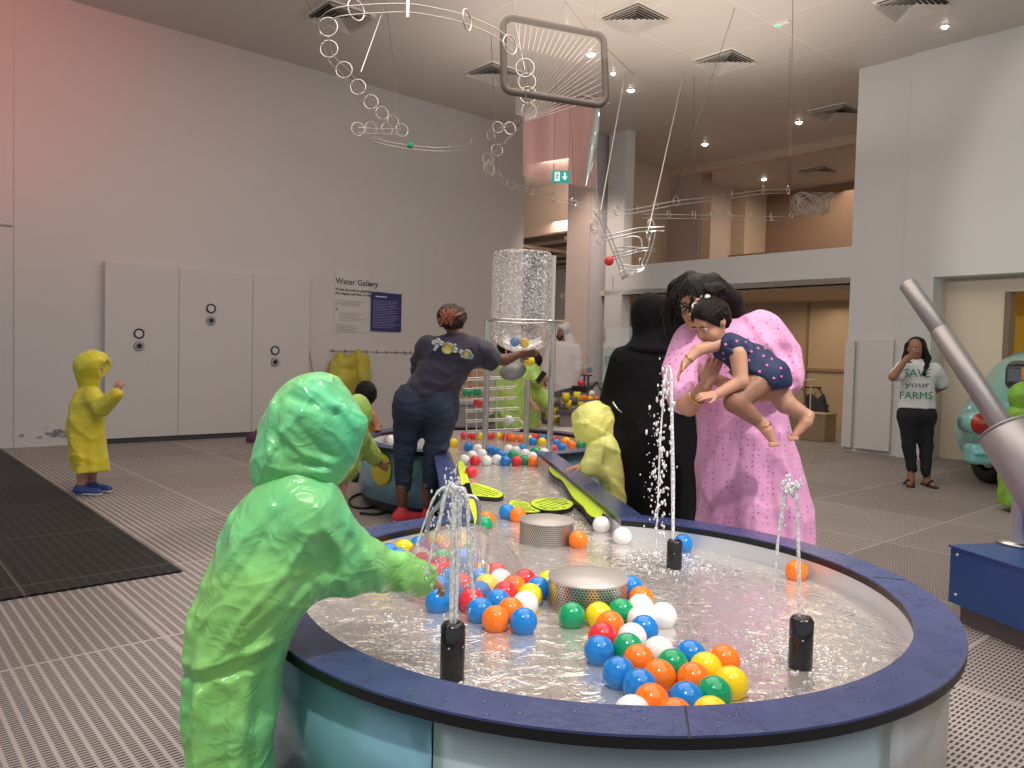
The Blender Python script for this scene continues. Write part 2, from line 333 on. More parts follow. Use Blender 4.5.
rimmat = mat('blue_laminate_rim', (.042, .060, .165), .24, spec=.6, bump=(45, .08, 3), mottle=((.055, .075, .19), 9, .4, .6))
edgeb = mat('black_edge', (.008, .008, .01), .35)
basin = mat('stainless_basin', (.56, .51, .47), .45, .1, mottle=((.44, .39, .34), 5, .40, .60), bump=(18, .5, 4))
innerw = mat('basin_wall_steel', (.66, .67, .70), .3, .4)
table = thing('water_table', (C1.x, C1.y, 0), 'long water play table, two round basins and a channel under dark blue rim', 'water table')
oo, io = outline(1.02, .43), outline(.898, .315)
ring_mb(oo, io, ZR-.006, ZR).build('rim', rimmat, table)
ring_mb(outline(1.019, .429), outline(.899, .316), ZR-.032, ZR-.006).build('rim_edge', edgeb, table)
for p in ((685, 706, 690, 739), (873, 577, 905, 580)):
    q0, q1 = G(p[0], p[1], ZR), G(p[2], p[3], ZR); t = (q1-q0).normalized(); s_ = Vector((-t.y, t.x, 0))*.0022; up = Vector((0, 0, .0012))
    MB().add([q0-s_, q1-s_, q1+s_, q0+s_, q0-s_+up, q1-s_+up, q1+s_+up, q0+s_+up], [(0, 3, 2, 1), (4, 5, 6, 7), (0, 1, 5, 4), (1, 2, 6, 5), (2, 3, 7, 6), (3, 0, 4, 7)]).build('rim_joint', edgeb, table)
ring_mb(outline(.907, .324), outline(.900, .317), ZB, ZR-.032).build('inner_wall', innerw, table)
b = MB(); po = outline(.905, .322); n = len(po); b.add([(p.x, p.y, ZB) for p in po], [tuple(range(n))]); b.build('basin_floor', basin, table)
ring_mb(outline(.93, .36), outline(.88, .30), .002, .12).build('toe_kick', mat('toe_kick_black', (.02, .02, .022), .5), table)
# side panels, split by narrow dark joints
so, si = outline(.985, .395), outline(.945, .36); n = len(so)
ring_mb(outline(.978, .388), outline(.955, .37), .10, ZR-.032).build('side_backing', edgeb, table)
pan_mid = mat('silver_blue_side_panel', (.50, .60, .62), .3, .4); pan_blue = mat('pale_blue_side_panel', (.23, .46, .56), .22, .3); pan_grey = mat('satin_metal_side_panel', (.60, .60, .58), .32, .5)
N1 = 96
so, si = outline(.985, .395, N1), outline(.945, .36, N1); n = len(so)
def joint(px): return min((i for i in range(N1+1) if so[i].y < C1.y), key=lambda i: abs(proj((so[i].x, so[i].y, .45))[0]-px))
jb, ja = joint(896), joint(422)          # dark joints the photo shows on the front
jb, ja = sorted((jb, ja))
bounds = sorted(set([0, 22 if jb > 26 else jb//2, jb, ja, ja+20, N1, N1+8, N1+8+22, N1+8+44, N1+8+66, N1+8+88, n-7]))
def seg_mb(i0, i1):
    b = MB(); vs = []; g = .004
    pa = [so[i % n].copy() for i in range(i0, i1+1)]; pb = [si[i % n].copy() for i in range(i0, i1+1)]
    for P in (pa, pb):
        P[0] += (P[1]-P[0]).normalized()*g; P[-1] -= (P[-1]-P[-2]).normalized()*g
    k = len(pa); vs = [(p.x, p.y, z) for z in (.10, ZR-.034) for P in (pa, pb) for p in P]; f = []
    for i in range(k-1):
        f += [(2*k+i, 2*k+i+1, 3*k+i+1, 3*k+i), (i, k+i, k+i+1, i+1), (i, i+1, 2*k+i+1, 2*k+i), (k+i, 3*k+i, 3*k+i+1, k+i+1)]
    f += [(0, 2*k, 3*k, k), (k-1, 2*k-1, 4*k-1, 3*k-1)]
    b.add(vs, f); b.sm = [True]*len(b.f); return b
for k in range(len(bounds)):
    i0 = bounds[k]; i1 = bounds[(k+1)] if k+1 < len(bounds) else n
    if i1 <= i0: continue
    blue = i0 >= ja
    seg_mb(i0, i1).build('side_panel', pan_blue if blue else (pan_mid if i0 == jb else pan_grey), table)
# water
wmat = clear_mat('shallow_water', (.95, .94, .93), .02, .11, 1.33, bump=(11, .30, 1.6), speck=(34, .58, .70, .85), haze=.26, hz=(.70, .65, .61), edge=1.1)
b = MB(); po = outline(.8995, .3165); n = len(po); b.add([(p.x, p.y, ZW) for p in po], [tuple(range(n))]); o = b.build('water', wmat, table)
# side gully of the upstream basin (black box tray to the right of the channel end)
rnd = random.Random(4)
# foam flecks thrown round the jets
foam = mat('water_foam', (.95, .95, .97), .15, spec=.8, trans=.3)
def foam_patch(cx, cy, rx, n_, name='foam'):
    b = MB(); c = G(cx, cy, ZW)
    for i in range(n_):
        a = rnd.random()*6.28; r = rx*math.sqrt(rnd.random())*(1 if rnd.random() < .8 else 1.6); s = rnd.uniform(.0012, .0038)
        p = Vector((c.x+r*math.cos(a), c.y+r*math.sin(a), ZW+.002))
        q = Vector((p.x, p.y)); 
        d1 = (q-C1).length
        if d1 > .88*K: continue
        b.sphere(p, s, 6, 4, (rnd.uniform(1, 2.2), rnd.uniform(1, 1.8), .8))
    b.build(name, foam, table, kind='stuff')
foam_patch(452, 672, .19, 330); foam_patch(795, 655, .15, 230); foam_patch(668, 562, .19, 260); foam_patch(380, 640, .22, 200)
# droplets on the rim
b = MB()
for i in range(900):
    a = rnd.random()*6.28; r = rnd.uniform(.91, 1.008)*K; s = rnd.uniform(.001, .0035); p = C1+Vector((math.cos(a), math.sin(a)))*r
    q = p-C1
    if q.dot(AX) > 0 and abs(q.dot(PE)) < .42*K: continue
    b.sphere((p.x, p.y, ZR+s*.2), s, 6, 4, (rnd.uniform(.8, 2.5), rnd.uniform(.8, 2.0), .5))
b.build('rim_droplets', clear_mat('droplet', (.95, .96, 1), .08, .02, 1.33), table, kind='stuff')

# ---- perforated steel drums
def perf_mat(name, pitch, rad, R):
    m = bpy.data.materials.new(name); m.use_nodes = True; nt = m.node_tree; L = nt.links; bs = nt.nodes['Principled BSDF']; out = nt.nodes['Material Output']
    bs.inputs['Base Color'].default_value = (.60, .56, .53, 1); bs.inputs['Metallic'].default_value = .85; bs.inputs['Roughness'].default_value = .3
    tc = nt.nodes.new('ShaderNodeTexCoord'); sp = nt.nodes.new('ShaderNodeSeparateXYZ'); L.new(tc.outputs['Object'], sp.inputs[0])
    u = mathn(nt, 'MULTIPLY', mathn(nt, 'ARCTAN2', sp.outputs[1], sp.outputs[0]), R); v = sp.outputs[2]
    def holes(du, dv):
        fu = mathn(nt, 'MULTIPLY', mathn(nt, 'SUBTRACT', mathn(nt, 'FRACT', mathn(nt, 'DIVIDE', mathn(nt, 'ADD', u, du), pitch)), .5), pitch)
        fv = mathn(nt, 'MULTIPLY', mathn(nt, 'SUBTRACT', mathn(nt, 'FRACT', mathn(nt, 'DIVIDE', mathn(nt, 'ADD', v, dv), pitch*1.732)), .5), pitch*1.732)
        return mathn(nt, 'ADD', mathn(nt, 'MULTIPLY', fu, fu), mathn(nt, 'MULTIPLY', fv, fv))
    d = mathn(nt, 'MINIMUM', holes(10, 10), holes(10+pitch/2, 10+pitch*.866)); h = mathn(nt, 'LESS_THAN', d, rad*rad)
    tr = nt.nodes.new('ShaderNodeBsdfTransparent'); mx = nt.nodes.new('ShaderNodeMixShader'); L.new(h, mx.inputs[0]); L.new(bs.outputs[0], mx.inputs[1]); L.new(tr.outputs[0], mx.inputs[2]); L.new(mx.outputs[0], out.inputs[0])
    return m
perf = perf_mat('perforated_steel', .0105, .0035, .122)
sheet = mat('steel_sheet', (.50, .46, .43), .45, .35)
def drum(px, py, r, label):
    r *= K; zt_ = ZW+.105; zb_ = ZB+.003; hh = zt_-zb_; c = G(px, py, zt_); t = thing('perforated_drum', (c.x, c.y, zb_), label, 'drum', 'perforated steel drums in the water table')
    o = MB().lathe([(r, 0), (r, hh-.005)], (c.x, c.y, zb_), 48).build('perforated_side', perf, t)
    MB().lathe([(r+.001, hh-.006), (r+.001, hh), (.0001, hh)], (c.x, c.y, zb_), 48).build('lid', sheet, t)
    MB().lathe([(r-.004, .01), (r-.004, hh-.008)], (c.x, c.y, zb_), 48).build('inner_mesh', mat('dark_inside', (.10, .09, .085), .5), t)
    return t
drum(547, 519, .115, 'smaller looking perforated steel drum farther up the channel beside one orange ball')
drum(588, 576, .125, 'larger perforated steel drum in the round basin with balls against its front')

# ---- black fountain nozzles and their jets
jet = clear_mat('water_jet', (.96, .97, .98), .22, .08, 1.33, bump=(90, 1, 0), haze=.45, speck=(90, .45, .6, .9), edge=1.0)
def nozzle(px, py, h, r, label, seed):
    rd = random.Random(seed); r *= K; h *= K; c = G(px, py, ZW); t = thing('fountain_nozzle', (c.x, c.y, ZB+.003), label, 'nozzle', 'black fountain nozzles')
    MB().lathe([(.0001, 0), (r*.8, 0), (r*.8, .03), (r, .045), (r, h-.012), (r-.006, h-.002), (.012, h), (.008, h-.006), (.0001, h-.006)], (c.x, c.y, ZB+.003), 28).build('nozzle_body', mat('nozzle_black', (.012, .012, .014), .18, spec=.7), t)
    for k in range(5):
        a = 2*math.pi*k/5+.7; MB().lathe([(.0001, -.001), (.0028, -.001), (.0028, .001), (.0001, .001)], (c.x+math.cos(a)*r, c.y+math.sin(a)*r, ZB+.003+h*.72), 8, Matrix.Rotation(a, 3, 'Z') @ Matrix.Rotation(math.pi/2, 3, 'Y')).build('screw', steel, t)
    return t, c
n1, c1 = nozzle(452, 678, .195, .030, 'black fountain nozzle nearest the front rim, in front of the clear dome', 1)
n2, c2 = nozzle(800, 667, .190, .030, 'black fountain nozzle standing alone in the open water at the right', 2)
n3, c3 = nozzle(674, 568, .165, .029, 'black fountain nozzle at the far edge of the basin by the blue ball', 3)
def jetmesh(name, streams, blobs, label, base):
    t = thing(name, base, label, 'water jet'); i = 0
    for pts, r in streams:
        pts = [Vector(p) for p in pts]
        rr = [r[0]+(r[1]-r[0])*k/(len(pts)-1) for k in range(len(pts))]
        rr = [q*(1+.25*math.sin(k*1.9)) for k, q in enumerate(rr)]
        MB().tube(pts, rr, 8).build('stream', jet, t)
    b = MB()
    for (cx, cy, d, sx, sy, n_, s0, s1) in blobs:
        for k in range(n_):
            p = W(cx+rnd.gauss(0, sx), cy+rnd.gauss(0, sy), d+rnd.gauss(0, .02)); b.sphere(p, rnd.uniform(s0, s1), 6, 5, (1, 1, rnd.uniform(1, 2.6)))
    b.build('spray', foam, t, kind='stuff')
def arc(x0, y0, x1, y1, x2, y2, d, n_=14):     # quadratic through the top
    return [W((1-t)**2*x0+2*t*(1-t)*x1+t*t*x2, (1-t)**2*y0+2*t*(1-t)*y1+t*t*y2, d) for t in [k/(n_-1) for k in range(n_)]]
d1 = c1.y
jetmesh('water_jet', [([W(451, 629, d1), W(452, 590, d1), W(453, 540, d1), W(455, 490, d1)], (.0045, .011)), ([W(455, 629, d1), W(457, 590, d1), W(459, 540, d1), W(460, 497, d1)], (.003, .008)),
    (arc(455, 490, 449, 470, 440, 520, d1)+arc(440, 520, 432, 548, 424, 585, d1)[1:], (.008, .003)), (arc(456, 490, 470, 480, 468, 530, d1)+[W(470, 565, d1), W(474, 600, d1)], (.008, .004)),
    (arc(452, 492, 440, 478, 428, 512, d1)+[W(417, 545, d1), W(409, 580, d1)], (.006, .002))],
    [(455, 500, d1, 6, 14, 90, .0012, .004), (440, 545, d1, 9, 22, 110, .001, .003), (468, 560, d1, 5, 22, 60, .001, .003), (455, 475, d1, 3, 8, 20, .001, .0025)],
    'splashing water jet breaking over the clear dome from the front nozzle', c1)
d2 = c2.y
jetmesh('water_jet', [([W(799, 621, d2), W(799, 580, d2), W(798, 530, d2), W(796, 492, d2)], (.0045, .006)), (arc(796, 492, 790, 474, 784, 495, d2)+arc(784, 495, 777, 540, 774, 590, d2)[1:]+[W(772, 640, d2)], (.007, .003))],
    [(790, 487, d2, 4, 4, 60, .0015, .005), (783, 510, d2, 2, 10, 30, .001, .003), (772, 600, d2, 1.5, 30, 30, .0008, .002)], 'thin looping water jet rising from the nozzle at the right', c2)
d3 = c3.y
jetmesh('water_jet', [([W(673, 541, d3), W(673, 480, d3), W(672, 420, d3), W(671, 372, d3)], (.006, .009)), (arc(671, 372, 667, 355, 664, 390, d3)+[W(660, 440, d3), W(658, 500, d3), W(656, 545, d3)], (.006, .003))],
    [(664, 385, d3, 3, 12, 40, .0015, .006), (661, 440, d3, 5, 30, 80, .0015, .006), (660, 490, d3, 6, 30, 90, .0015, .006), (652, 470, d3, 6, 40, 40, .001, .003)], 'tall water jet with falling drops in front of the woman in black', c3)

# ---- clear dome with its pipes and the bent steel handle
dc = G(461, 588, ZW)
t = thing('acrylic_dome', (dc.x, dc.y, ZB+.003), 'clear acrylic dome with upright pipes standing over balls at the left of the basin', 'dome')
acr = clear_mat('clear_acrylic', (1, .99, .98), .04, .03, 1.45, haze=.10, hz=(.9, .87, .82), edge=.6)
R_ = .215*K; zc = ZW+.005
pr = [(R_, -.05)]+[(R_*math.cos(a), R_*math.sin(a)*.98) for a in [i*math.pi/2/14 for i in range(14)]]+[(.03, R_*.98)]
MB().lathe([(r, z) for r, z in pr], (dc.x, dc.y, zc), 48).build('dome_shell', acr, t)
MB().torus((dc.x, dc.y, ZW-.02), R_, .004, n=48).build('dome_rim', acr, t)
for px_, r_ in ((478, .013), (487, .010), (470, .008)):
    q = W(px_, 560, dc.y+.02); MB().tube([(q.x, q.y, ZB+.003), (q.x, q.y, zc+R_*.90)], r_*K, 12).build('pipe', chrome, t)
hd = dc.y+.28
t = thing('bent_steel_handle', G(479, 572, ZB+.003), 'bent grey steel pipe handle rising behind the clear dome', 'handle')
MB().tube([G(479, 572, ZB+.003), W(479, 530, hd), W(479, 508, hd), W(478, 501, hd), W(474, 497, hd), W(462, 495, hd), W(449, 493, hd), W(445, 495, hd), W(442, 501, hd), W(436, 508, hd), W(430, 514, hd), W(427, 530, hd), W(427, 545, hd)], .0096, 12).build('bent_pipe', mat('satin_pipe', (.45, .46, .48), .3, .9), t)

# ---- flat floating play pieces
lime = mat('lime_foam', (.62, .85, .03), .4); blk = mat('black_foam', (.012, .013, .012), .5); fgreen = mat('green_inlay', (.25, .36, .06), .35)
def pad(name, poly_px, z, th, label, holes=0, hr=.014, cat='float', group=None):
    P = [G(x, y, z) for x, y in poly_px]; cx = sum(p.x for p in P)/len(P); cy = sum(p.y for p in P)/len(P)
    t = thing(name, (cx, cy, z-th), label, cat, group)
    # round the outline
    pts = []
    n_ = len(P)
    for i in range(n_):
        for u in (0, .25, .5, .75):
            p0, p1, p2, p3 = P[i-1], P[i], P[(i+1) % n_], P[(i+2) % n_]
            q = .5*((2*p1)+(p2-p0)*u+(2*p0-5*p1+4*p2-p3)*u*u+(3*p1-p0-3*p2+p3)*u**3); pts.append((q.x, q.y))
    MB().prism(pts, z-.003, z).build('top_sheet', lime, t)
    MB().prism([(cx+(x-cx)*1.03, cy+(y-cy)*1.03) for x, y in pts], z-th, z-.003).build('black_base', blk, t)
    if holes:
        b = MB(); 
        def inside(x, y):
            c = False; j = len(pts)-1
            for i in range(len(pts)):
                if (pts[i][1] > y) != (pts[j][1] > y) and x < (pts[j][0]-pts[i][0])*(y-pts[i][1])/(pts[j][1]-pts[i][1])+pts[i][0]: c = not c
                j = i
            return c
        s = hr*2.5; rd = random.Random(7); yy = cy-1
        iy = 0
        while yy < cy+1:
            xx = cx-1+(s/2 if iy % 2 else 0)
            while xx < cx+1:
                if all(inside(xx+hr*1.5*math.cos(a), yy+hr*1.5*math.sin(a)) for a in (0, 1.57, 3.14, 4.71)):
                    b.lathe([(.0001, 0), (hr*rd.uniform(.62, .82), 0)], (xx, yy, z+.0012), 12)
                xx += s
            yy += s*.87; iy += 1
        b.build('holes', blk, t)
    return t
pad('perforated_float', [(461, 488), (466, 483), (480, 484), (497, 490), (503, 494), (498, 497), (482, 496), (464, 494)], ZW+.028, .022, 'lime wedge shaped float full of holes beside the left channel rim', 1, .016, group='lime perforated floats')
pad('perforated_float', [(531, 503), (537, 499), (550, 497.5), (565, 499), (573, 503), (568, 508), (552, 510), (538, 508)], ZW+.028, .024, 'round lime float full of holes just behind the smaller drum', 1, .017, group='lime perforated floats')
pad('perforated_float', [(509, 504), (512, 500.5), (521, 501), (529, 503), (533, 507), (540, 511), (528, 512), (514, 509)], ZW+.020, .014, 'partly covered lime float between the blue ball and the round float', 1, .013, group='lime perforated floats')
pad('wavy_float', [(551, 464), (549, 469), (554, 475), (562, 480), (568, 489), (574, 498), (583, 506), (587, 512), (592, 516), (599, 517), (603, 512), (598, 506), (585, 494), (570, 479), (558, 465)], ZR-.045, .03, 'long lime wavy edged strip lying along the right channel wall', 0)
pad('lime_strip', [(458, 463), (463, 462), (470, 484), (478, 516), (480, 524), (471, 526), (466, 508), (461, 482)], ZW+.028, .012, 'straight lime strip lying along the left channel wall', 0)

# ------------------------------------------------------------------ play balls
BC = {'red': (.75, .03, .045), 'blue': (.01, .21, .62), 'orange': (.95, .20, .015), 'yellow': (.95, .66, .01), 'green': (.005, .33, .13), 'white': (.85, .84, .83)}
ZBALL = ZW+.032
def ballmat(c):
    return mat(c+'_ball_plastic', BC[c], .12, spec=.6, coat=.3, sss=.05)
def ball_mesh(c):
    bm = bmesh.new(); bmesh.ops.create_uvsphere(bm, u_segments=32, v_segments=20, radius=.0452)
    me = bpy.data.meshes.new('play_ball_'+c)
    # moulding seam: a thin raised band round the middle
    for v in bm.verts:
        if abs(v.co.z) < .001: v.co.x *= 1.006; v.co.y *= 1.006
    bm.to_mesh(me); bm.free()
    for p in me.polygons: p.use_smooth = True
    me.materials.append(ballmat(c)); return me
BM = {c: ball_mesh(c) for c in BC}
front = '''g574.6,616 y601,616 o609,624 g623.5,613 r605,637 b601,651 w638,608 o641,599 b631,588 w643,619 w656,617 b641,628.5 w632,636 g628,649 o638,659.5 w659.6,652 b624,676.5
b643,686 o659.6,679 g674,665.5 b689,655.7 o690,680 y706.5,667.5 o722,661.5 y728,685 g713,692 b689,701.6 o655,701 w634,713 o671,713 y706,713'''
dome = '''b439,600.4 b449.6,594 r472.5,601.5 b480,611 o496.5,619.6 o513,609 b522.5,621.7 b497.5,602.5 b481,593 y487,585.4 w500.6,581.7 r496.5,574.4 b478.7,578.5 r506,593 o514,587 r524.6,581.7 w524.6,602.5 y530,596 b539,591 y543,583 b450.6,578.5 b441,588 r462,585'''
left = '''y375.6,552.5 y387,562 y390,547 b393,553.5 b405,547 w411,557 y422.5,543 o436,544 y453,542 r427,562 r441,567 r433,575 b433,554.6 g438,559 b452,559 g472.5,550 o486,520 g484,525 b372,545 g402,570'''
single = '''b508,512.5 o517,515 o577.5,540 w611,525 w623,535 o797,571 b683,544'''
line = '''r471,472.5 w464,460 r475,461 w472,456 w481.5,454 w486,461 b486,450 w497,460 b502,455.5 b412,0 b506,461.4 g513,455.4 w508.5,449.5 r517,461.5 w516,451 b522.5,449 g527,461 w532,457 o538,461.5 g535.5,452 b541.6,456 g548.5,460 w544,453 w525,454 b495,451 w478,449'''
mid = '''b468.5,447 y454,443 r465.7,436 r472.6,436 y481.7,436.6 g481.5,432 r491,436 y498,436 r506,437 o512,438 o521,438.7 y529,439.4 r537,437.6 b532.8,441.7 b544.4,438 y542,442 r560,439 b556,443.5 o564,443 b562,447.5 o573,445 g580.6,445 y578,441 r552.6,449 w390,439 r382,438'''
CN = {'r': 'red', 'b': 'blue', 'o': 'orange', 'y': 'yellow', 'g': 'green', 'w': 'white'}
balls = []
for nm, s in (('front', front), ('dome', dome), ('left', left), ('single', single), ('line', line), ('mid', mid)):
    for tk in s.split():
        x, y = tk[1:].split(',')
        if float(y) < 10: continue
        p = G(float(x), float(y), ZBALL); balls.append([nm, CN[tk[0]], p.x, p.y, float(x), float(y)])
# keep them from overlapping and inside the trough
xy = np.array([[q[2], q[3]] for q in balls]); D0 = .0908
obst = [(G(547, 519, ZW+.105)[:2], .115*K+.046), (G(588, 576, ZW+.105)[:2], .125*K+.046)] + [((c.x, c.y), .03*K+.046) for c in (c1, c2, c3)] + [(W(x_, 400, d_)[:2], .073) for x_, d_ in ((486, 6.80), (527, 7.25), (551, 6.84))]
for it in range(160):
    d = xy[:, None]-xy[None]; L = np.hypot(d[..., 0], d[..., 1]); np.fill_diagonal(L, 9); L = np.maximum(L, 1e-4)
    ov = np.maximum(0, D0-L); xy += (d/L[..., None]*ov[..., None]).sum(1)*.35
    for (c, r) in obst:
        dd = xy-np.array(c); l = np.hypot(*dd.T); k = l < r; xy[k] += dd[k]/l[k][:, None]*(r-l[k])[:, None]
    for i in range(len(xy)):
        p = Vector(xy[i]); q1, q2 = p-C1, p-C2; lim = .962-.006
        a_ = q1.dot(AX); s_ = q1.dot(PE)
        if q1.length <= lim or q2.length <= lim or (0 < a_ < LEN and abs(s_) < .306): continue
        cand = []
        for cc, qq in ((C1, q1), (C2, q2)): cand.append(cc+qq.normalized()*lim)
        if 0 < a_ < LEN: cand.append(C1+AX*a_+PE*max(-.306, min(.306, s_)))
        xy[i] = min(cand, key=lambda c_: (c_-p).length)
WHERE = {'front': 'in the front right heap', 'dome': 'in the heap right of the dome', 'left': 'under or left of the clear dome', 'line': 'in the row across the channel end', 'mid': 'floating in the far round basin'}
SING = ['blue plastic ball floating behind the smaller drum', 'orange plastic ball beside the blue one behind the smaller drum', 'orange plastic ball touching the front of the smaller drum', 'white plastic ball at the end of the wavy strip, the farther of two', 'white plastic ball at the end of the wavy strip, the nearer of two', 'orange plastic ball alone against the far right basin wall', 'blue plastic ball half hidden behind the farthest nozzle']
ORD = ['leftmost', 'second', 'third', 'fourth', 'fifth', 'sixth', 'seventh', 'eighth', 'ninth', 'tenth', 'eleventh', 'twelfth']
rank = {}
for nm in WHERE:
    for c in BC:
        idx = sorted([i for i, q in enumerate(balls) if q[0] == nm and q[1] == c], key=lambda i: balls[i][4])
        for k, i in enumerate(idx):
            if len(idx) == 1: rank[i] = f'the only {c} plastic ball {WHERE[nm]}'
            elif k == 0: rank[i] = f'leftmost {c} plastic ball {WHERE[nm]}'
            elif k == len(idx)-1: rank[i] = f'rightmost {c} plastic ball {WHERE[nm]}'
            else: rank[i] = f'{ORD[k]} {c} plastic ball from the left {WHERE[nm]}'
si_ = iter(SING)
def ball(c, loc, label, group):
    o = bpy.data.objects.new('play_ball', BM[c]); o.location = loc; o.rotation_euler = (rnd.uniform(0, 3), rnd.uniform(0, 3), 0); return put(o, None, label, 'ball', group)
for i, q in enumerate(balls):
    ball(q[1], (xy[i][0], xy[i][1], ZBALL), rank.get(i) or next(si_), 'plastic balls in the water')
# ------------------------------------------------------------------ ceiling fittings
ventw = mat('vent_white', (.85, .82, .78), .5); ventd = mat('vent_dark', (.05, .045, .04), .7)
VN = ['square ceiling vent above the left wall, nearest the camera', 'square ceiling vent near the left wall behind the looped ball track', 'square ceiling vent right of the rounded steel frame', 'square ceiling vent nearest the emergency light, second in its row', 'square ceiling vent beside the top of the end wall pier', 'square ceiling vent deep over the upper gallery, farthest of all', 'square ceiling vent cut off by the top edge at the right', 'square ceiling vent hidden partly behind the lower corner of the steel frame']
for k, (px, py) in enumerate([(340, 15), (495, 72), (635, 17), (725, 60), (835, 111), (817, 170), (913, 2), (582, 103)]):
    c = G(px, py, 5.7); t = thing('ceiling_vent', (c.x, c.y, 5.7), VN[k], 'vent', 'square ceiling vents', RZ)
    b = MB(); b.box(-.34, .34, -.34, .34, -.012, 0)
    b.build('backing_plate', ventw, t, loc=(0, 0, 0))
    MB().box(-.30, .30, -.30, .30, -.016, -.012).build('dark_duct', ventd, t, loc=(0, 0, 0))
    for j in range(6):
        s1 = .33-j*.052; s0 = s1-.038; z1, z0 = -.062+j*.004, -.02
        vs = [(-s1, -s1, z1), (s1, -s1, z1), (s1, s1, z1), (-s1, s1, z1), (-s0, -s0, z0), (s0, -s0, z0), (s0, s0, z0), (-s0, s0, z0)]
        MB().add(vs, [(i, (i+1) % 4, 4+(i+1) % 4, 4+i) for i in range(4)]+[(4+i, 4+(i+1) % 4, (i+1) % 4, i) for i in range(4)]).build('louver', ventw, t, loc=(0, 0, 0))
glow = mat('lamp_glow', (1, 1, 1), emit=(1, .94, .82), es=22)
DN = ['round downlight seen through the rounded steel frame', 'bright round downlight right of the steel frame', 'round downlight above the gallery pier', 'round downlight left of the end wall pier', 'small round downlight over the upper gallery', 'small dim downlight just above the top bar of the steel frame', 'small dim downlight between the steel frame and its bright neighbour', 'thin slot downlight high over the end wall at the right']
for k, (px, py, r) in enumerate([(591, 54, .055), (631, 90, .055), (705, 144, .055), (799, 122, .055), (764, 179, .055), (567, 29, .035), (613, 73, .035), (945, 26, .04)]):
    c = G(px, py, 5.7); t = thing('downlight', (c.x, c.y, 5.7), DN[k], 'downlight', 'ceiling downlights')
    MB().lathe([(r*1.5, 0), (r*1.5, -.01), (r*1.1, -.012), (r, -.004)], (c.x, c.y, 5.7), 20).build('trim_ring', ventw, t)
    MB().lathe([(.0001, -.03), (r*.7, -.03), (r, -.008)], (c.x, c.y, 5.7), 16).build('lamp', glow, t)
c = G(782, 22, 5.7); t = thing('emergency_light', (c.x, c.y, 5.7), 'small white emergency light with a green lamp on the ceiling', 'light', rz=RZ)
MB().box(-.10, .10, -.03, .03, -.03, 0).build('housing', ventw, t, loc=(0, 0, 0)); MB().box(-.085, -.03, -.02, .02, -.034, -.03).build('green_lamp', mat('green_led', (0, .5, .2), emit=(0, 1, .45), es=1.5), t, loc=(0, 0, 0))
# ceiling mounted track spotlights in the far end (tiny)
c = G(604, 60, 5.7)
# green exit sign hanging in front of the corridor
def text(body, size, M, parent, name, mt, ext=.001, align='LEFT', bold=0, sx=1):
    cu = bpy.data.curves.new(name, 'FONT'); cu.body = body; cu.size = size; cu.extrude = ext; cu.align_x = align; cu.offset = bold; cu.resolution_u = 3
    tmp = bpy.data.objects.new('tmp', cu); me = bpy.data.meshes.new_from_object(tmp); bpy.data.objects.remove(tmp)
    me.transform(Matrix.Diagonal((sx, 1, 1, 1))); me.transform(M); me.materials.clear(); me.materials.append(mt)
    o = bpy.data.objects.new(name, me); return put(o, parent)
def face_matrix(loc, right, up=(0, 0, 1)):
    x = Vector(right).normalized(); z = x.cross(Vector(up)).normalized(); y = z.cross(x); return Matrix(((x.x, y.x, z.x, loc[0]), (x.y, y.y, z.y, loc[1]), (x.z, y.z, z.z, loc[2]), (0, 0, 0, 1)))
es = W(561, 176.5, 12.6)
t = thing('exit_sign', es, 'green emergency exit sign hanging before the corridor opening', 'sign')
sgreen = mat('exit_green', (.02, .36, .30), .4, emit=(.02, .42, .34), es=.35); sw = mat('sign_white', (.9, .95, .93), .4, emit=(.9, 1, .95), es=.5)
w_, h_ = .145, .097
MB().box(es.x-w_, es.x+w_, es.y, es.y+.03, es.z-h_, es.z+h_).build('sign_panel', sgreen, t)
b = MB(); y = es.y-.004
b.box(es.x-.10, es.x-.02, y, es.y, es.z-.07, es.z+.07); b.build('pictogram_door', sw, t)
b = MB(); b.sphere((es.x-.058, y-.002, es.z+.042), .012, 8, 6); b.tube([(es.x-.06, y-.003, es.z+.03), (es.x-.066, y-.003, es.z-.01), (es.x-.085, y-.003, es.z-.03)], .009, 6); b.tube([(es.x-.066, y-.003, es.z-.01), (es.x-.048, y-.003, es.z-.03), (es.x-.05, y-.003, es.z-.055)], .008, 6); b.tube([(es.x-.085, y-.003, es.z+.01), (es.x-.06, y-.003, es.z+.022), (es.x-.036, y-.003, es.z+.005)], .006, 6)
b.build('running_figure', sgreen, t)
b = MB(); b.add([(es.x+.045, y, es.z+.06), (es.x+.075, y, es.z+.06), (es.x+.075, y, es.z), (es.x+.105, y, es.z), (es.x+.06, y, es.z-.06), (es.x+.015, y, es.z), (es.x+.045, y, es.z)], [tuple(range(7))[::-1]]); b.build('arrow', sw, t)
for dx in (-.12, .12): MB().tube([(es.x+dx, es.y+.015, es.z+h_), (es.x+dx, es.y+.015, 5.7)], .004, 6).build('hanging_rod', cable, t)

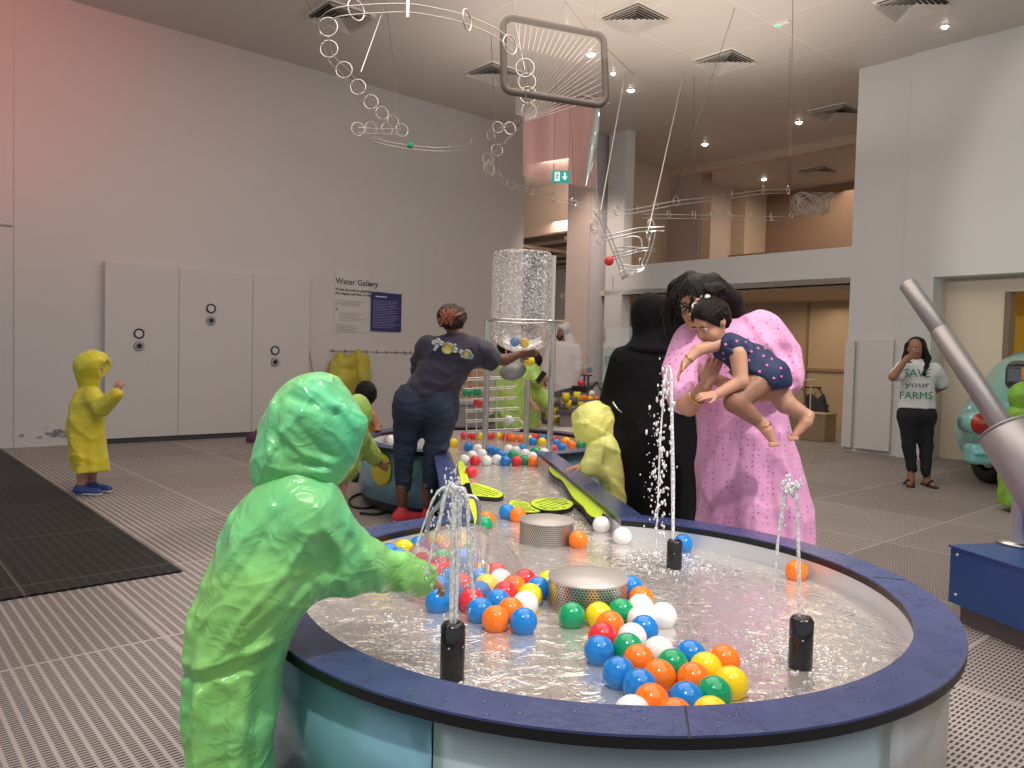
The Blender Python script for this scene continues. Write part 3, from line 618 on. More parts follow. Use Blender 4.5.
# ------------------------------------------------------------------ hanging ball tracks
def spline(pts, n=6):
    out = []
    P = [Vector(p) for p in pts]
    for i in range(len(P)-1):
        p0 = P[max(0, i-1)]; p1 = P[i]; p2 = P[i+1]; p3 = P[min(len(P)-1, i+2)]
        for k in range(n):
            u = k/n; out.append(.5*((2*p1)+(p2-p0)*u+(2*p0-5*p1+4*p2-p3)*u*u+(3*p1-p0-3*p2+p3)*u**3))
    return out+[P[-1]]
RD = .165
def track(label, rails, rings, cables, r=.005):
    zs = [p for ra in rails for p in ra][0]
    base = W(*zs[:3]); t = thing('hanging_ball_track', base, label, 'ball track sculpture')
    for ra in rails:
        pp = spline([W(*p) for p in ra]);
        for s in (-1, 1):
            q = []
            for i, p in enumerate(pp):
                tg = (pp[min(i+1, len(pp)-1)]-pp[max(i-1, 0)]).normalized(); sd = tg.cross(Vector((0, 0, 1))); sd = sd.normalized() if sd.length > .1 else Vector((1, 0, 0))
                q.append(p+(sd*.4+Vector((0, 0, .6))).normalized()*.032*s)
            MB().tube(q, r, 6).build('rail', wire, t)
    for (px, py, dia, wr, *dd) in rings:
        d = RD*F_PX/dia if not dd else dd[0]
        R_ = dia*d/F_PX/2; a = math.acos(max(.05, min(1, wr)))
        MB().torus(W(px, py, d), R_, .0065, (math.sin(a), -math.cos(a), .05), 26, 6).build('ring', wire, t)
    for (x0, y0, d0, x1, y1, d1) in cables:
        p = W(x0, y0, d0); q = W(x1, y1, d1)
        if y1 < -20 or d1 == 0: q = Vector((p.x+(x1-x0)*.004, p.y, 5.7))
        MB().tube([p, q], .0035, 5).build('hanging_cable', cable, t)
    return t
D = lambda dia: RD*F_PX/dia
def toceil(px, py, d, tx, ty):           # a cable from the track up to where it meets the ceiling
    q = G(tx, ty, 5.7); return q
def cable_to(t, p, q, r=.0032, m=None): MB().tube([p, q], r, 5).build('hanging_cable', m or cable, t)
t = track('looping steel ball track with rings and a green ball, hanging upper left',
    [[(322, 40, 6.6), (322, 24, 6.3), (333, 14, 6.2), (355, 10, 6.2), (405, 8, 6.3), (440, 13, 6.6), (467, 20, 6.9), (495, 32, 7.0), (512, 46, 7.1), (524, 62, 7.2), (527, 82, 7.3), (528, 98, 7.5), (524, 116, 8.0), (512, 124, 8.6), (498, 130, 9), (490, 138, 9.4), (474, 145, 9.8), (450, 149, 10), (431, 149, 10), (402, 146, 9.8), (376, 140, 9.6), (359, 131, 9.4)],
     [(326, 40, 6.6), (331, 58, 7), (344, 71, 7.4), (358, 87, 7.8), (371, 103, 8.2), (383, 115, 8.6), (394, 124, 9), (402, 132, 9.3)],
     [(358, 130, 9.4), (372, 131, 9.4), (402, 132, 9.3)]],
    [(328, 27, 18.5, 1), (329, 49, 17, 1), (344, 70, 16, 1), (358, 87, 15, 1), (371, 102, 14, 1), (382, 113, 12.5, .9), (393, 121, 12, .8), (402, 130, 12.5, .9),
     (356, 10, 20, .65), (467, 20, 20, .35), (510, 45, 18.5, .7), (525, 68, 18, 1), (527, 82, 17, 1), (528, 95, 16.5, 1), (529, 111, 15.5, .95),
     (358, 129, 13, .9), (371, 128, 12, .8), (387, 129, 12, .8), (376, 139, 10, .7), (402, 144, 10, .2), (431, 147, 10, .15), (450, 146, 10, .15), (474, 143, 10, .6), (491, 136, 10.5, .7), (498, 127, 11, .95)], [])
for (x, y, d, tx, ty) in ((408, 5, 6.3, 408, -40), (402, 130, 9.3, 387, 10), (369, 118, 9.4, 303, -5), (361, 72, 7.4, 386, 2), (525, 70, 7.2, 512, 5)):
    cable_to(t, W(x, y, d), G(tx, ty, 5.7), .0032 if x > 365 else .006, wire if x in (361, 525) else None)
b = MB().box(-.012, .012, -.012, .012, -.07, .07, Matrix.Translation(W(408, 9, 6.3))); b.build('bracket', chrome, t)
ball('green', W(410, 145.5, 9.9), 'small green plastic ball riding the looped ball track', 'balls on the hanging tracks')
t = track('long steel ball track crossing the hall to a tangled wire nest',
    [[(540, 104, 8.3), (525, 122, 8.5), (510, 137, 9), (497, 150, 9.4), (489, 159, 10), (489, 169, 10.4), (497, 177, 10.8), (511, 185, 11), (530, 191, 11.2), (553, 198, 11.4), (574, 203, 11.4), (597, 211, 11.3)],
     [(597, 215, 11.3), (617, 213, 11.2), (635, 211, 11.2), (655, 207, 11.2), (676, 203, 11.2), (700, 200, 11.3), (732, 196, 11.8), (763, 192, 12), (788, 191, 12.2)],
     [(643, 216, 12), (700, 217, 12), (732, 217.5, 12), (771, 218.5, 12), (790, 218, 12.2)]],
    [(497, 150, 11.5, .95), (488, 159, 11, .9), (489, 168, 11, .9), (497, 176, 10.5, .8), (511, 184, 10, .7), (530, 190, 10, .6), (553, 197, 9.5, .6), (574, 202, 9, .65), (510, 128, 12, .9),
     (597, 212, 8.5, .7), (617, 211, 9, .7), (635, 209, 9.5, .7), (655, 205, 9.5, .7), (676, 201, 10, .7), (732, 194, 9, .2), (763, 190, 9, .5), (788, 190, 8, .6),
     (669, 214, 7.5, .6, 12), (694, 215, 8, .6, 12), (712, 215, 8, .6, 12), (731, 215, 8, .6, 12), (751, 216, 8, .3, 12), (771, 217, 8, .5, 12), (791, 216, 8, .6, 12)], [])
for (x, y, d, tx, ty) in ((497, 172, 10.4, 491, 33), (574, 196, 11.4, 571, 110), (694, 211, 12, 694, 75), (790, 190, 12, 793, -10), (788, 185, 12, 790, 48), (671, 200, 11.2, 735, 8), (655, 203, 11.2, 684, 72)):
    cable_to(t, W(x, y, d), G(tx, ty, 5.7), .004)
# tangled wire nest at its far end
rd = random.Random(11)
for k in range(9):
    c_ = W(811, 204, 12.2); pts = []
    a0, b0 = rd.uniform(0, 6), rd.uniform(0, 6)
    for i in range(40):
        u = i/39*6.28*2; pts.append(c_+Vector((.27*math.sin(u*1.0+a0+k), .18*math.cos(u*1.3+b0), .15*math.sin(u*1.7+k*1.3))))
    MB().tube(pts, .0035, 4).build('nest_wire', wire, t)
# basket of zigzag rails hanging in the centre
dk = 7.6
t = thing('hanging_zigzag_track', W(620, 240, dk), 'tapering basket of zigzag steel rails hanging at the centre above the women', 'ball track sculpture')
def zr(p, r=.007): MB().tube(spline([W(x, y, d) for x, y, d in p], 4), r, 6).build('rail', chrome, t)
for s in (0, 4):
    zr([(598+s, 216, dk), (606+s, 234, dk), (613+s, 252, dk), (620+s, 270, dk), (622+s, 277, dk)]); 
    zr([(652+s, 230, dk+.2), (647+s, 250, dk+.2), (640+s, 268, dk+.2), (638+s, 270, dk+.2)])
    zr([(606, 236+s, dk-.2), (622, 232+s, dk-.25), (640, 228+s, dk-.2), (664, 227+s, dk)])
    zr([(612, 257+s*.7, dk-.1), (628, 252+s*.7, dk-.2), (645, 248+s*.7, dk-.1), (654, 249+s*.7, dk)])
    zr([(622, 277+s*.5, dk), (632, 273+s*.5, dk-.1), (643, 268+s*.5, dk)])
    zr([(614, 248+s, dk+.2), (630, 247+s, dk+.3), (645, 248+s, dk+.2)], .005); zr([(620, 264+s, dk+.2), (634, 266+s, dk+.2), (641, 266+s, dk+.2)], .005)
for (x, y, dia, wr) in ((599, 214, 9, .7), (594, 225, 11, .8), (600, 240, 9, .8), (651, 224, 9, .8), (648, 236, 10, .4), (641, 262, 8, .5), (622, 274, 7, .7)):
    MB().torus(W(x, y, dk), dia*dk/F_PX/2, .005, (math.sqrt(1-wr*wr), -wr, .1), 20, 6).build('ring', wire, t)
MB().tube(spline([W(626, 252, dk), W(627, 238, dk), W(640, 238, dk), W(642, 250, dk)], 6), .008, 6).build('bent_bar', chrome, t)
cable_to(t, W(600, 214, dk), G(625, 75, 5.7), .008, wire); cable_to(t, W(597, 214, dk), G(596, 120, 5.7), .004, wire)
cable_to(t, W(648, 232, dk), G(684, 72, 5.7), .008, wire); cable_to(t, W(613, 290, dk), W(613, 276, dk), .003)
ball('red', W(609, 261, dk-.1), 'small red plastic ball on the zigzag track at the centre', 'balls on the hanging tracks')

# rounded steel frame strung with a fan of bright cords
fd = 7.4
t = thing('strung_steel_frame', W(556, 60, fd), 'rounded rectangular steel frame hung from the ceiling with a fan of pale cords', 'frame')
fp = []
for (cx, cy, sx, sy) in ((512, 27, -1, -1), (595, 43, 1, -1), (597, 96, 1, 1), (513, 83, -1, 1)):
    for k in range(6):
        a = k/5*math.pi/2
        if sx == -1 and sy == -1: dx, dy = -math.cos(a), -math.sin(a)
        elif sx == 1 and sy == -1: dx, dy = math.sin(a), -math.cos(a)
        elif sx == 1: dx, dy = math.cos(a), math.sin(a)
        else: dx, dy = -math.sin(a), math.cos(a)
        fp.append(W(cx+9*dx, cy+9*dy, fd+(cx-512)*.006))
MB().tube(fp, .034, 10, closed=True).build('frame_tube', mat('frame_tube_steel', (.17, .145, .13), .45, .3), t)
cord = mat('pale_cord', (.80, .74, .68), .3, emit=None)
V0 = W(520, 118, 8.2)
tops = [(x, 22+(x-516)*.235) for x in range(520, 603, 6)]+[(604, y) for y in range(48, 101, 7)]
for (x, y) in tops: MB().tube([W(x, y, fd+(x-512)*.006), V0+Vector(((x-560)*.0012, 0, (y-60)*-.001))], .0036, 5).build('cord', cord, t)
for (x, y, tx, ty) in ((515, 19, 513, -8), (594, 34, 597, -10), (556, 25, 571, -12)): cable_to(t, W(x, y, fd+.2), G(tx, ty, 5.7), .004)
cable_to(t, W(585, 27, fd+.5), G(634, 75, 5.7), .004); cable_to(t, W(585, 27, fd+.5), G(555, -12, 5.7), .004)
# pink translucent film with a bright edge hanging behind the frame
fm = clear_mat('pink_film', (1, .82, .80), .03, .2, 1.3, haze=.55, hz=(1, .60, .57))
t = thing('pink_film_banner', W(560, 150, 13.2), 'translucent pink film sheet hanging between the left wall and the column', 'banner')
v = []; nn = 16
for j in range(2):
    for i in range(nn): 
        x = 523+(596-523)*i/(nn-1); y0 = 115+(97-115)*i/(nn-1); y1 = 176+(189-176)*i/(nn-1)
        p = W(x, (y0 if j == 0 else y1), 13.3+.10*math.sin(i*.8)); v.append(p)
MB().add(v, [(i, i+1, nn+i+1, nn+i) for i in range(nn-1)], True).build('film_sheet', fm, t)
irid = mat('glossy_film_edge', (.70, .85, .86), .08, .6, coat=1)
MB().tube(spline([W(598, 98, 13.1), W(596, 125, 13), W(592, 150, 12.9), (W(586, 186, 12.8))], 6), [.02+.05*math.sin(k/18*3.0) for k in range(19)], 8).build('rolled_edge', irid, t)
for x, y in ((528, 113), (594, 97)): cable_to(t, W(x, y, 13.2), Vector((W(x, y, 13.2).x, W(x, y, 13.2).y, 5.7)), .004)

# ------------------------------------------------------------------ tower over the far basin
tc = G(521, 448, .56); tc = Vector((-.06+.11, 6.2, 0)); tc = W(521, 400, 6.95); tc.z = 0
t = thing('water_tower', (tc.x, tc.y, ZB+.003), 'clear acrylic tower with hemispherical bowl on three steel posts over the far basin', 'water tower')
zr_ = 1.63
post = mat('post_steel', (.66, .62, .58), .25, .9)
px_l, px_m, px_r = W(486, 400, 6.80), W(527, 400, 7.25), W(551, 400, 6.84)
for q in (px_l, px_m, px_r):
    MB().tube([(q.x, q.y, ZB+.003), (q.x, q.y, 1.10 if q is px_m else zr_)], .027, 14).build('post', post, t)
    MB().lathe([(.0001, 0), (.05, 0), (.05, .012), (.026, .014)], (q.x, q.y, ZB+.003), 16).build('foot_plate', post, t)
Rb = .34
MB().lathe([(Rb-.02, zr_-.006), (Rb+.02, zr_-.006), (Rb+.02, zr_+.01), (Rb-.02, zr_+.01), (Rb-.02, zr_-.006)], (tc.x, tc.y, 0), 48).build('steel_ring', chrome, t)
q = W(553, 300, 6.84); MB().tube([(q.x, q.y, zr_), (q.x, q.y, zr_+.58)], .018, 12).build('upper_post', mat('pale_post', (.75, .70, .66), .3, .5), t)
wet = clear_mat('wet_acrylic', (.97, .95, .94), .05, .03, 1.45, haze=.05, speck=(55, .5, .62, .75), hz=(1, 1, 1), edge=.6)
Rc = .265; cx = tc.x-.02
MB().lathe([(Rc, 0), (Rc, .57), (Rc-.012, .60), (Rc-.03, .605)], (cx, tc.y, zr_+.01), 40).build('clear_cylinder', wet, t)
MB().lathe([(.0001, -.28)]+[(.322*math.sin(a), -.28*math.cos(a)) for a in [k*math.pi/2/10 for k in range(1, 11)]], (tc.x, tc.y, zr_), 40).build('clear_bowl', wet, t)
q = W(513, 371, 6.75); b = MB()
b.lathe([(.0001, -.004), (1, -.004), (1, .004), (.0001, .004)], (0, 0, 0), 32); b.v = [Vector((v_[0]*.118, v_[2], v_[1]*.08)) for v_ in b.v]; M_ = Matrix.Translation(q) @ Matrix.Rotation(-.25, 4, 'Y'); b.v = [M_ @ v_ for v_ in b.v]
b.build('oval_plate', mat('grey_oval', (.33, .31, .31), .4, .4), t)
ball('blue', W(514.8, 342, 6.9), 'blue plastic ball lying in the clear tower bowl', 'balls in the tower')
ball('yellow', W(524.5, 343, 6.93), 'yellow plastic ball lying in the clear tower bowl beside the blue one', 'balls in the tower')
ball('yellow', W(529.5, 361, 6.7), 'yellow plastic ball on the grey oval plate under the tower bowl', 'balls in the tower')
# wire staircase rack beside the tower
t = thing('wire_ball_rack', G(485, 452, ZB+.003), 'stepped steel wire rack holding green and red balls left of the tower', 'rack')
rk = 7.15
for x in (467, 477, 497, 506): MB().tube([W(x, 350 if x > 470 else 385, rk), Vector((W(x, 420, rk).x, rk, ZB+.003))], .006, 6).build('upright', wire, t)
for k in range(6):
    y = 377+k*10.5; MB().tube([W(463+k*.8, y+1.5, rk), W(497, y, rk-.05), W(514+k*1.5, y-1, rk)], .0065, 6).build('rail', wire, t); MB().tube([W(467, y+3.5, rk+.08), W(497, y+2, rk+.08), W(512+k*1.5, y+1, rk+.08)], .0055, 6).build('rail', wire, t)
MB().tube(spline([W(500, 434, rk), W(508, 425, rk), W(518, 420, rk), W(524, 426, rk), W(512, 431, rk)], 5), .006, 6).build('wire_loop', wire, t)
for c_, x, y, l in (('green', 467, 392.3, 'green plastic ball on the wire rack, the left of two'), ('green', 477, 392.3, 'green plastic ball on the wire rack, the right of two'), ('red', 478, 403, 'red plastic ball on the wire rack below the green ones'), ('white', 508.5, 420, 'white plastic ball low on the wire rack beside the post')):
    ball(c_, W(x, y, rk+.03), l, 'balls on the wire rack')

# ------------------------------------------------------------------ far water table with paddle cylinders
t = thing('conveyor_table', W(545, 420, 9), 'long far play trough with grey and yellow cylinders behind the tower', 'play trough')
rail_ = mat('dark_grey_rim', (.07, .065, .075), .35); trs = mat('trough_side', (.30, .25, .22), .5); trc = mat('trough_bed', (.62, .55, .48), .5)
def quad_prism(name, P, dz, mt, par):
    b = MB(); n = len(P); vs = [Vector(p) for p in P]+[Vector(p)-Vector((0, 0, dz)) for p in P]
    b.add(vs, [tuple(range(n)), tuple(range(n, 2*n))[::-1]]+[(i, n+i, n+(i+1) % n, (i+1) % n) for i in range(n)]); return b.build(name, mt, par)
zt = .78
quad_prism('left_rim', [W(482, 418, 8.35), W(560, 390, 10.6), W(597, 381.5, 12), W(594, 385, 11.8), W(563, 394, 10.4), W(488, 422, 8.35)], .04, rail_, t)
quad_prism('left_wall', [W(488, 424, 8.36), W(563, 396, 10.4), W(592, 387, 11.8), W(593, 386, 11.9)], .22, trs, t)
quad_prism('bed', [W(486, 437, 8.32), W(563, 410, 10.4), W(596, 398, 11.8), W(640, 405, 11), W(600, 430, 8.7), W(590, 438, 8.32)], .05, trc, t)
quad_prism('right_rim', [W(597, 381.5, 12), W(640, 384, 12), W(640, 392, 11.5), W(600, 388, 11.6)], .04, rail_, t)
quad_prism('cross_rim', [W(556, 411, 9), W(562, 402, 9.7), W(600, 398, 10.2), W(640, 402, 10), W(636, 410, 9.2), W(600, 414, 9)], .04, rail_, t)
quad_prism('front_wall', [W(560, 414, 9.02), W(600, 417, 9.02), W(634, 413, 9.2), W(634, 412, 9.25)], .26, mat('front_wall_grey', (.20, .17, .17), .5), t)
for x, y, d_ in ((510, 425, 8.8), (580, 430, 8.8), (600, 410, 11), (628, 425, 9.6)):
    q = W(x, y, d_); MB().tube([(q.x, q.y, 0), (q.x, q.y, q.z-.03)], .03, 8).build('leg', rail_, t)
gy = mat('grey_cylinder', (.10, .095, .10), .45); ye = mat('yellow_cylinder', (.80, .60, .03), .4)
for k, (x, y, cyl) in enumerate([(519, 411, 'g'), (527, 417, 'g'), (536, 408, 'g'), (541, 416, 'g'), (534, 421, 'y'), (549, 405, 'g'), (548, 414, 'y'), (556, 402, 'g'), (555, 411, 'y'), (566, 397, 'y'), (568, 404, 'y'), (562, 408, 'g'), (574, 401, 'g'), (577, 396, 'y'), (545, 423, 'g'), (556, 421, 'y'), (563, 415, 'g'), (571, 411, 'y'), (580, 406, 'y')]):
    q = W(x, y, 9.0+.02*k); MB().lathe([(.0001, -.05), (.042, -.05), (.042, .05), (.0001, .05)], q, 16).build('grey_cylinder' if cyl == 'g' else 'yellow_cylinder', gy if cyl == 'g' else ye, t)
rowc = [('yellow', 579, 398), ('orange', 584.5, 398), ('yellow', 590.3, 398.5), ('orange', 596.2, 398.7), ('white', 603, 398.7), ('green', 608.8, 398.7), ('white', 592, 393.6), ('red', 581, 383)]
for k, (c_, x, y) in enumerate(rowc):
    ball(c_, W(x, y, 10.4), ['leftmost yellow ball in the short row on the far trough', 'left orange ball in the short row on the far trough', 'middle yellow ball in the short row on the far trough', 'right orange ball in the short row on the far trough', 'white ball in the short row on the far trough', 'green ball ending the short row on the far trough', 'white ball behind the short row on the far trough', 'red ball on the black machine at the far trough'][k], 'balls on the far trough')
# black machine and little display boxes
t = thing('ball_launcher', W(579, 388, 11), 'small black machine with upright post carrying a clear box', 'machine')
q = W(579, 388, 11); MB().box(q.x-.10, q.x+.10, q.y-.08, q.y+.08, q.z-.06, q.z+.03).build('black_body', black, t); MB().box(q.x-.16, q.x-.06, q.y-.05, q.y+.05, q.z-.06, q.z-.02).build('black_body', black, t)
q = W(586, 383, 11); 
for dx in (-.025, .03): MB().box(q.x+dx-.014, q.x+dx+.014, q.y-.02, q.y+.02, q.z-.14, q.z+.10).build('post', mat('dark_post', (.06, .055, .055), .5), t)
MB().box(q.x-.08, q.x+.08, q.y-.08, q.y+.08, q.z+.10, q.z+.12).build('tray', mat('dark_post'), t)
MB().box(q.x-.075, q.x+.075, q.y-.075, q.y+.075, q.z+.12, q.z+.34).build('clear_box', clear_mat('far_acrylic', (.95, .95, .93), .05, .05, 1.45, haze=.10), t)
ball('orange', q+Vector((-.035, -.02, .16)), 'orange ball in the clear box on the black machine', 'balls in the display boxes'); ball('blue', q+Vector((.036, .015, .185)), 'blue ball in the clear box on the black machine', 'balls in the display boxes')
t = thing('acrylic_display', Vector((W(613, 400, 9.5).x, 9.5, 0)), 'clear acrylic display case of green tinted sheets behind the woman in black', 'display case')
q = W(614, 372, 9.5)
MB().box(q.x-.13, q.x+.25, q.y-.12, q.y+.12, q.z-.02, q.z+.28).build('clear_box', clear_mat('green_acrylic', (.75, .85, .78), .10, .05, 1.45, haze=.15, hz=(.6, .85, .7)), t)
MB().box(q.x-.13, q.x+.25, q.y-.12, q.y+.12, q.z+.30, q.z+.55).build('clear_box', MATS['far_acrylic'], t)
MB().box(q.x-.11, q.x+.0, q.y-.05, q.y+.05, q.z+.06, q.z+.2).build('cardboard_block', tan, t)
for dx in (-.02, .05): MB().tube([(q.x+dx, q.y, 0), (q.x+dx, q.y, q.z-.02)], .02, 8).build('post', post, t)

# ------------------------------------------------------------------ things on and at the left wall
def lw(a, z, off=0): return rm(-11.40+off, a, z)
rh = rm(0, 1)-rm(0, 0)
t = thing('wall_text_panel', lw(6.14, 1.6, .003), 'light grey information text printed on the left wall', 'text panel')
MB().box(0, .62, -.006, 0, 0, 1.0, Matrix.Translation(lw(6.13, 1.62, .004)) @ Matrix.Rotation(math.pi/2-YAW, 4, 'Z')).build('pale_sheet', mat('pale_sheet', (.62, .585, .57), .6), t)
tb = mat('print_black', (.03, .025, .03), .6); tg = mat('print_grey', (.30, .27, .27), .6); tl = mat('print_pale', (.35, .33, .55), .6)
def wtext(body, a, z, size, mt, bold=0, name='lettering', off=.013, sx=1): 
    return text(body, size, Matrix.Translation(-t.location) @ face_matrix(lw(a, z, off), rh), t, name, mt, .0005, 'LEFT', bold, sx)
wtext('Water Gallery', 6.14, 2.40, .135, tb, .001)
wtext('Wade through to playfully investigate\nthe shapes and flow of water', 6.14, 2.29, .062, tb, .0012)
rd = random.Random(3)
def lines(a0, a1, z0, z1, dz, mt, off, name):
    b = MB(); z = z0
    while z > z1:
        e = a1-rd.random()*.3*(a1-a0); a = a0
        while a < e:
            l = rd.uniform(.015, .05); b.box(0, l, -.0008, .0008, -.004, .004, Matrix.Translation(lw(a, z, off)) @ Matrix.Rotation(math.pi/2-YAW, 4, 'Z')); a += l+.012
        z -= dz
    return b.build(name, mt, t)
lines(6.15, 6.72, 2.13, 2.04, .024, tg, .013, 'small_print'); lines(6.22, 6.70, 1.93, 1.80, .03, tg, .013, 'small_print'); lines(6.17, 6.55, 1.74, 1.64, .024, tg, .013, 'small_print')
MB().lathe([(.0001, .0), (.022, .0)], lw(6.165, 1.99, .014), 12, Matrix.Rotation(math.pi/2-YAW, 3, 'Z') @ Matrix.Rotation(math.pi/2, 3, 'X')).build('round_mark', mat('mark_brown', (.30, .2, .15), .6), t)
t = thing('blue_text_panel', lw(6.80, 1.66, .003), 'dark blue rectangular information board with white text on the left wall', 'text panel')
MB().box(0, .60, -.012, 0, 0, .65, Matrix.Translation(lw(6.80, 1.66, .012)) @ Matrix.Rotation(math.pi/2-YAW, 4, 'Z')).build('board', mat('board_blue', (.035, .035, .16), .5), t)
lines(6.84, 7.36, 2.17, 1.72, .028, tl, .0265, 'small_print')
b = MB(); b.box(0, .22, -.0008, .0008, -.009, .009, Matrix.Translation(lw(6.88, 2.24, .0265)) @ Matrix.Rotation(math.pi/2-YAW, 4, 'Z')); b.build('heading_line', mat('print_white', (.7, .7, .75), .6), t)
# portholes: a ring above and a round plug below, on each door of the block
for k, (px, py0, py1) in enumerate([(139, 333.5, 346), (211, 308.5, 320.5), (275, 350.5, 362)]):
    nm = ['left', 'middle', 'right'][k]
    def onb(px, py, bb):
        r = ray(px, py); A_, B_ = np.array([math.sin(YAW), math.cos(YAW)]), np.array([math.cos(YAW), -math.sin(YAW)]); s = bb/(r[:2]@B_); P = r*s; return Vector((P[0], P[1], P[2]+EYE))
    p0, p1 = onb(px, py0, -11.265), onb(px, py1, -11.265); ax = Matrix.Rotation(math.pi/2-YAW, 3, 'Z') @ Matrix.Rotation(math.pi/2, 3, 'X')
    t = thing('porthole', p0, f'black rimmed white disc, upper of the pair on the {nm} door panel', 'porthole', 'round fittings on the door panels')
    MB().lathe([(.050, 0), (.068, 0), (.068, .012), (.050, .012), (.050, 0)], p0, 24, ax).build('black_rim', black, t); MB().lathe([(.0001, .004), (.051, .004)], p0, 24, ax).build('white_disc', mat('porthole_white', (.62, .60, .60), .5), t)
    t = thing('porthole', p1, f'grey ringed black hole, lower of the pair on the {nm} door panel', 'porthole', 'round fittings on the door panels')
    MB().lathe([(.022, .012), (.066, .012), (.066, 0)], p1, 24, ax).build('grey_flange', mat('flange_grey', (.20, .20, .205), .5), t); MB().lathe([(.0001, .014), (.030, .014)], p1, 20, ax).build('black_hole', black, t)
    MB().lathe([(.046, .0135), (.058, .0135)], p1, 20, ax).build('pale_ring', mat('flange_pale', (.45, .45, .45), .5), t)
# hook rail
t = thing('hook_rail', lw(6.08, 1.33, 0), 'thin white coat rail with small dark hooks on the left wall', 'coat rail')
MB().box(0, 1.62, -.02, 0, -.012, .012, Matrix.Translation(lw(6.05, 1.325, .005)) @ Matrix.Rotation(math.pi/2-YAW, 4, 'Z')).build('rail', white, t)
for k, a_ in enumerate((6.10, 6.32, 6.55, 6.72, 6.92, 7.10, 7.3, 7.48, 7.60)):
    q = lw(a_, 1.325, .03); n_ = lw(0, 0, 1)-lw(0, 0, 0); MB().tube([q+Vector((0, 0, .02)), q-Vector((0, 0, .02)), q-Vector((0, 0, .035))+n_*.02, q-Vector((0, 0, .02))+n_*.04], .006, 6).build('hook', mat('hook_dark', (.08, .07, .065), .4, .6), t)
# two thin cords hanging beside the block
t = thing('cord_pair', lw(5.68, .7, .02), 'pair of thin brown cords hanging beside the door block', 'cord')
for a0, a1 in ((5.66, 5.68), (5.66, 5.84)): MB().tube([lw(a0, 1.38, .05), lw(a1, .55, .04)], .006, 6).build('cord', wood, t)
# scuffed paint near the floor
b = MB(); rd = random.Random(5)
for k in range(60):
    a_ = 2.02+rd.gauss(.25, .16); z = .12+abs(rd.gauss(0, .035)); s = rd.uniform(.006, .022); b.lathe([(.0001, 0), (s, 0)], lw(max(1.8, min(2.68, a_)), z, .012+.0002*k), 7, Matrix.Rotation(math.pi/2-YAW, 3, 'Z') @ Matrix.Rotation(math.pi/2, 3, 'X') @ Matrix.Diagonal((1.6, .6, 1)))
b.build('scuffed_paint', mat('scuff_grey', (.22, .23, .26), .8), label='patch of dark scuffed flaking paint low on the left wall', cat='paint damage', kind='stuff')

# grey bench wall and brown slatted screen behind the attendant
t = thing('low_grey_bench', G(462, 432, 0), 'low grey bench standing against the far side behind the tower rack', 'bench')
q = W(468, 415, 9.6); MB().box(q.x-.45, q.x+.25, q.y, q.y+.35, .0, q.z+.13).build('bench_body', mat('bench_grey', (.30, .28, .28), .5), t, bevel=.01); MB().box(q.x-.47, q.x+.27, q.y-.02, q.y+.37, q.z+.13, q.z+.17).build('bench_top', mat('bench_top', (.42, .39, .38), .5), t)
t = thing('slatted_screen', Vector((W(470, 375, 10.2).x, 10.2, 0)), 'tall tan slatted wooden shelf seen behind the wire rack', 'shelf')
q = W(470, 375, 10.2); wt = mat('tan_slat', (.42, .22, .10), .5)
for dx in (-.28, 0, .22): MB().box(q.x+dx-.02, q.x+dx+.02, 10.2, 10.35, 0, q.z+.22).build('upright', wt, t)
for k in range(8): MB().box(q.x-.28, q.x+.24, 10.19, 10.32, q.z-.30+k*.075, q.z-.25+k*.075).build('slat', wt, t)

# ------------------------------------------------------------------ lower room things
t = thing('wooden_crate', G(806, 440, 0), 'plain tan crate standing in the lower room beyond the pink dress', 'crate', rz=RZ)
MB().box(-.32, .32, 0, .4, .0, .44).build('crate_body', mat('crate_tan', (.34, .25, .15), .6), t, loc=(0, 0, 0), bevel=.01); MB().box(-.335, .335, -.015, .41, .44, .465).build('crate_lid', mat('crate_lid', (.42, .32, .20), .6), t, loc=(0, 0, 0))
t = thing('coat_stand', G(809, 432, 0), 'thin pale stand with a crossbar rising behind the crate', 'stand')
q = G(809, 432, 0); MB().tube([q, (q.x, q.y, .98)], .014, 8).build('pole', mat('pale_metal', (.6, .55, .45), .4, .3), t); MB().tube([(q.x-.12, q.y, .98), (q.x+.06, q.y, .98)], .014, 8).build('crossbar', mat('pale_metal'), t); MB().box(q.x-.1, q.x+.1, q.y-.1, q.y+.1, 0, .02).build('foot_plate', mat('pale_metal'), t)
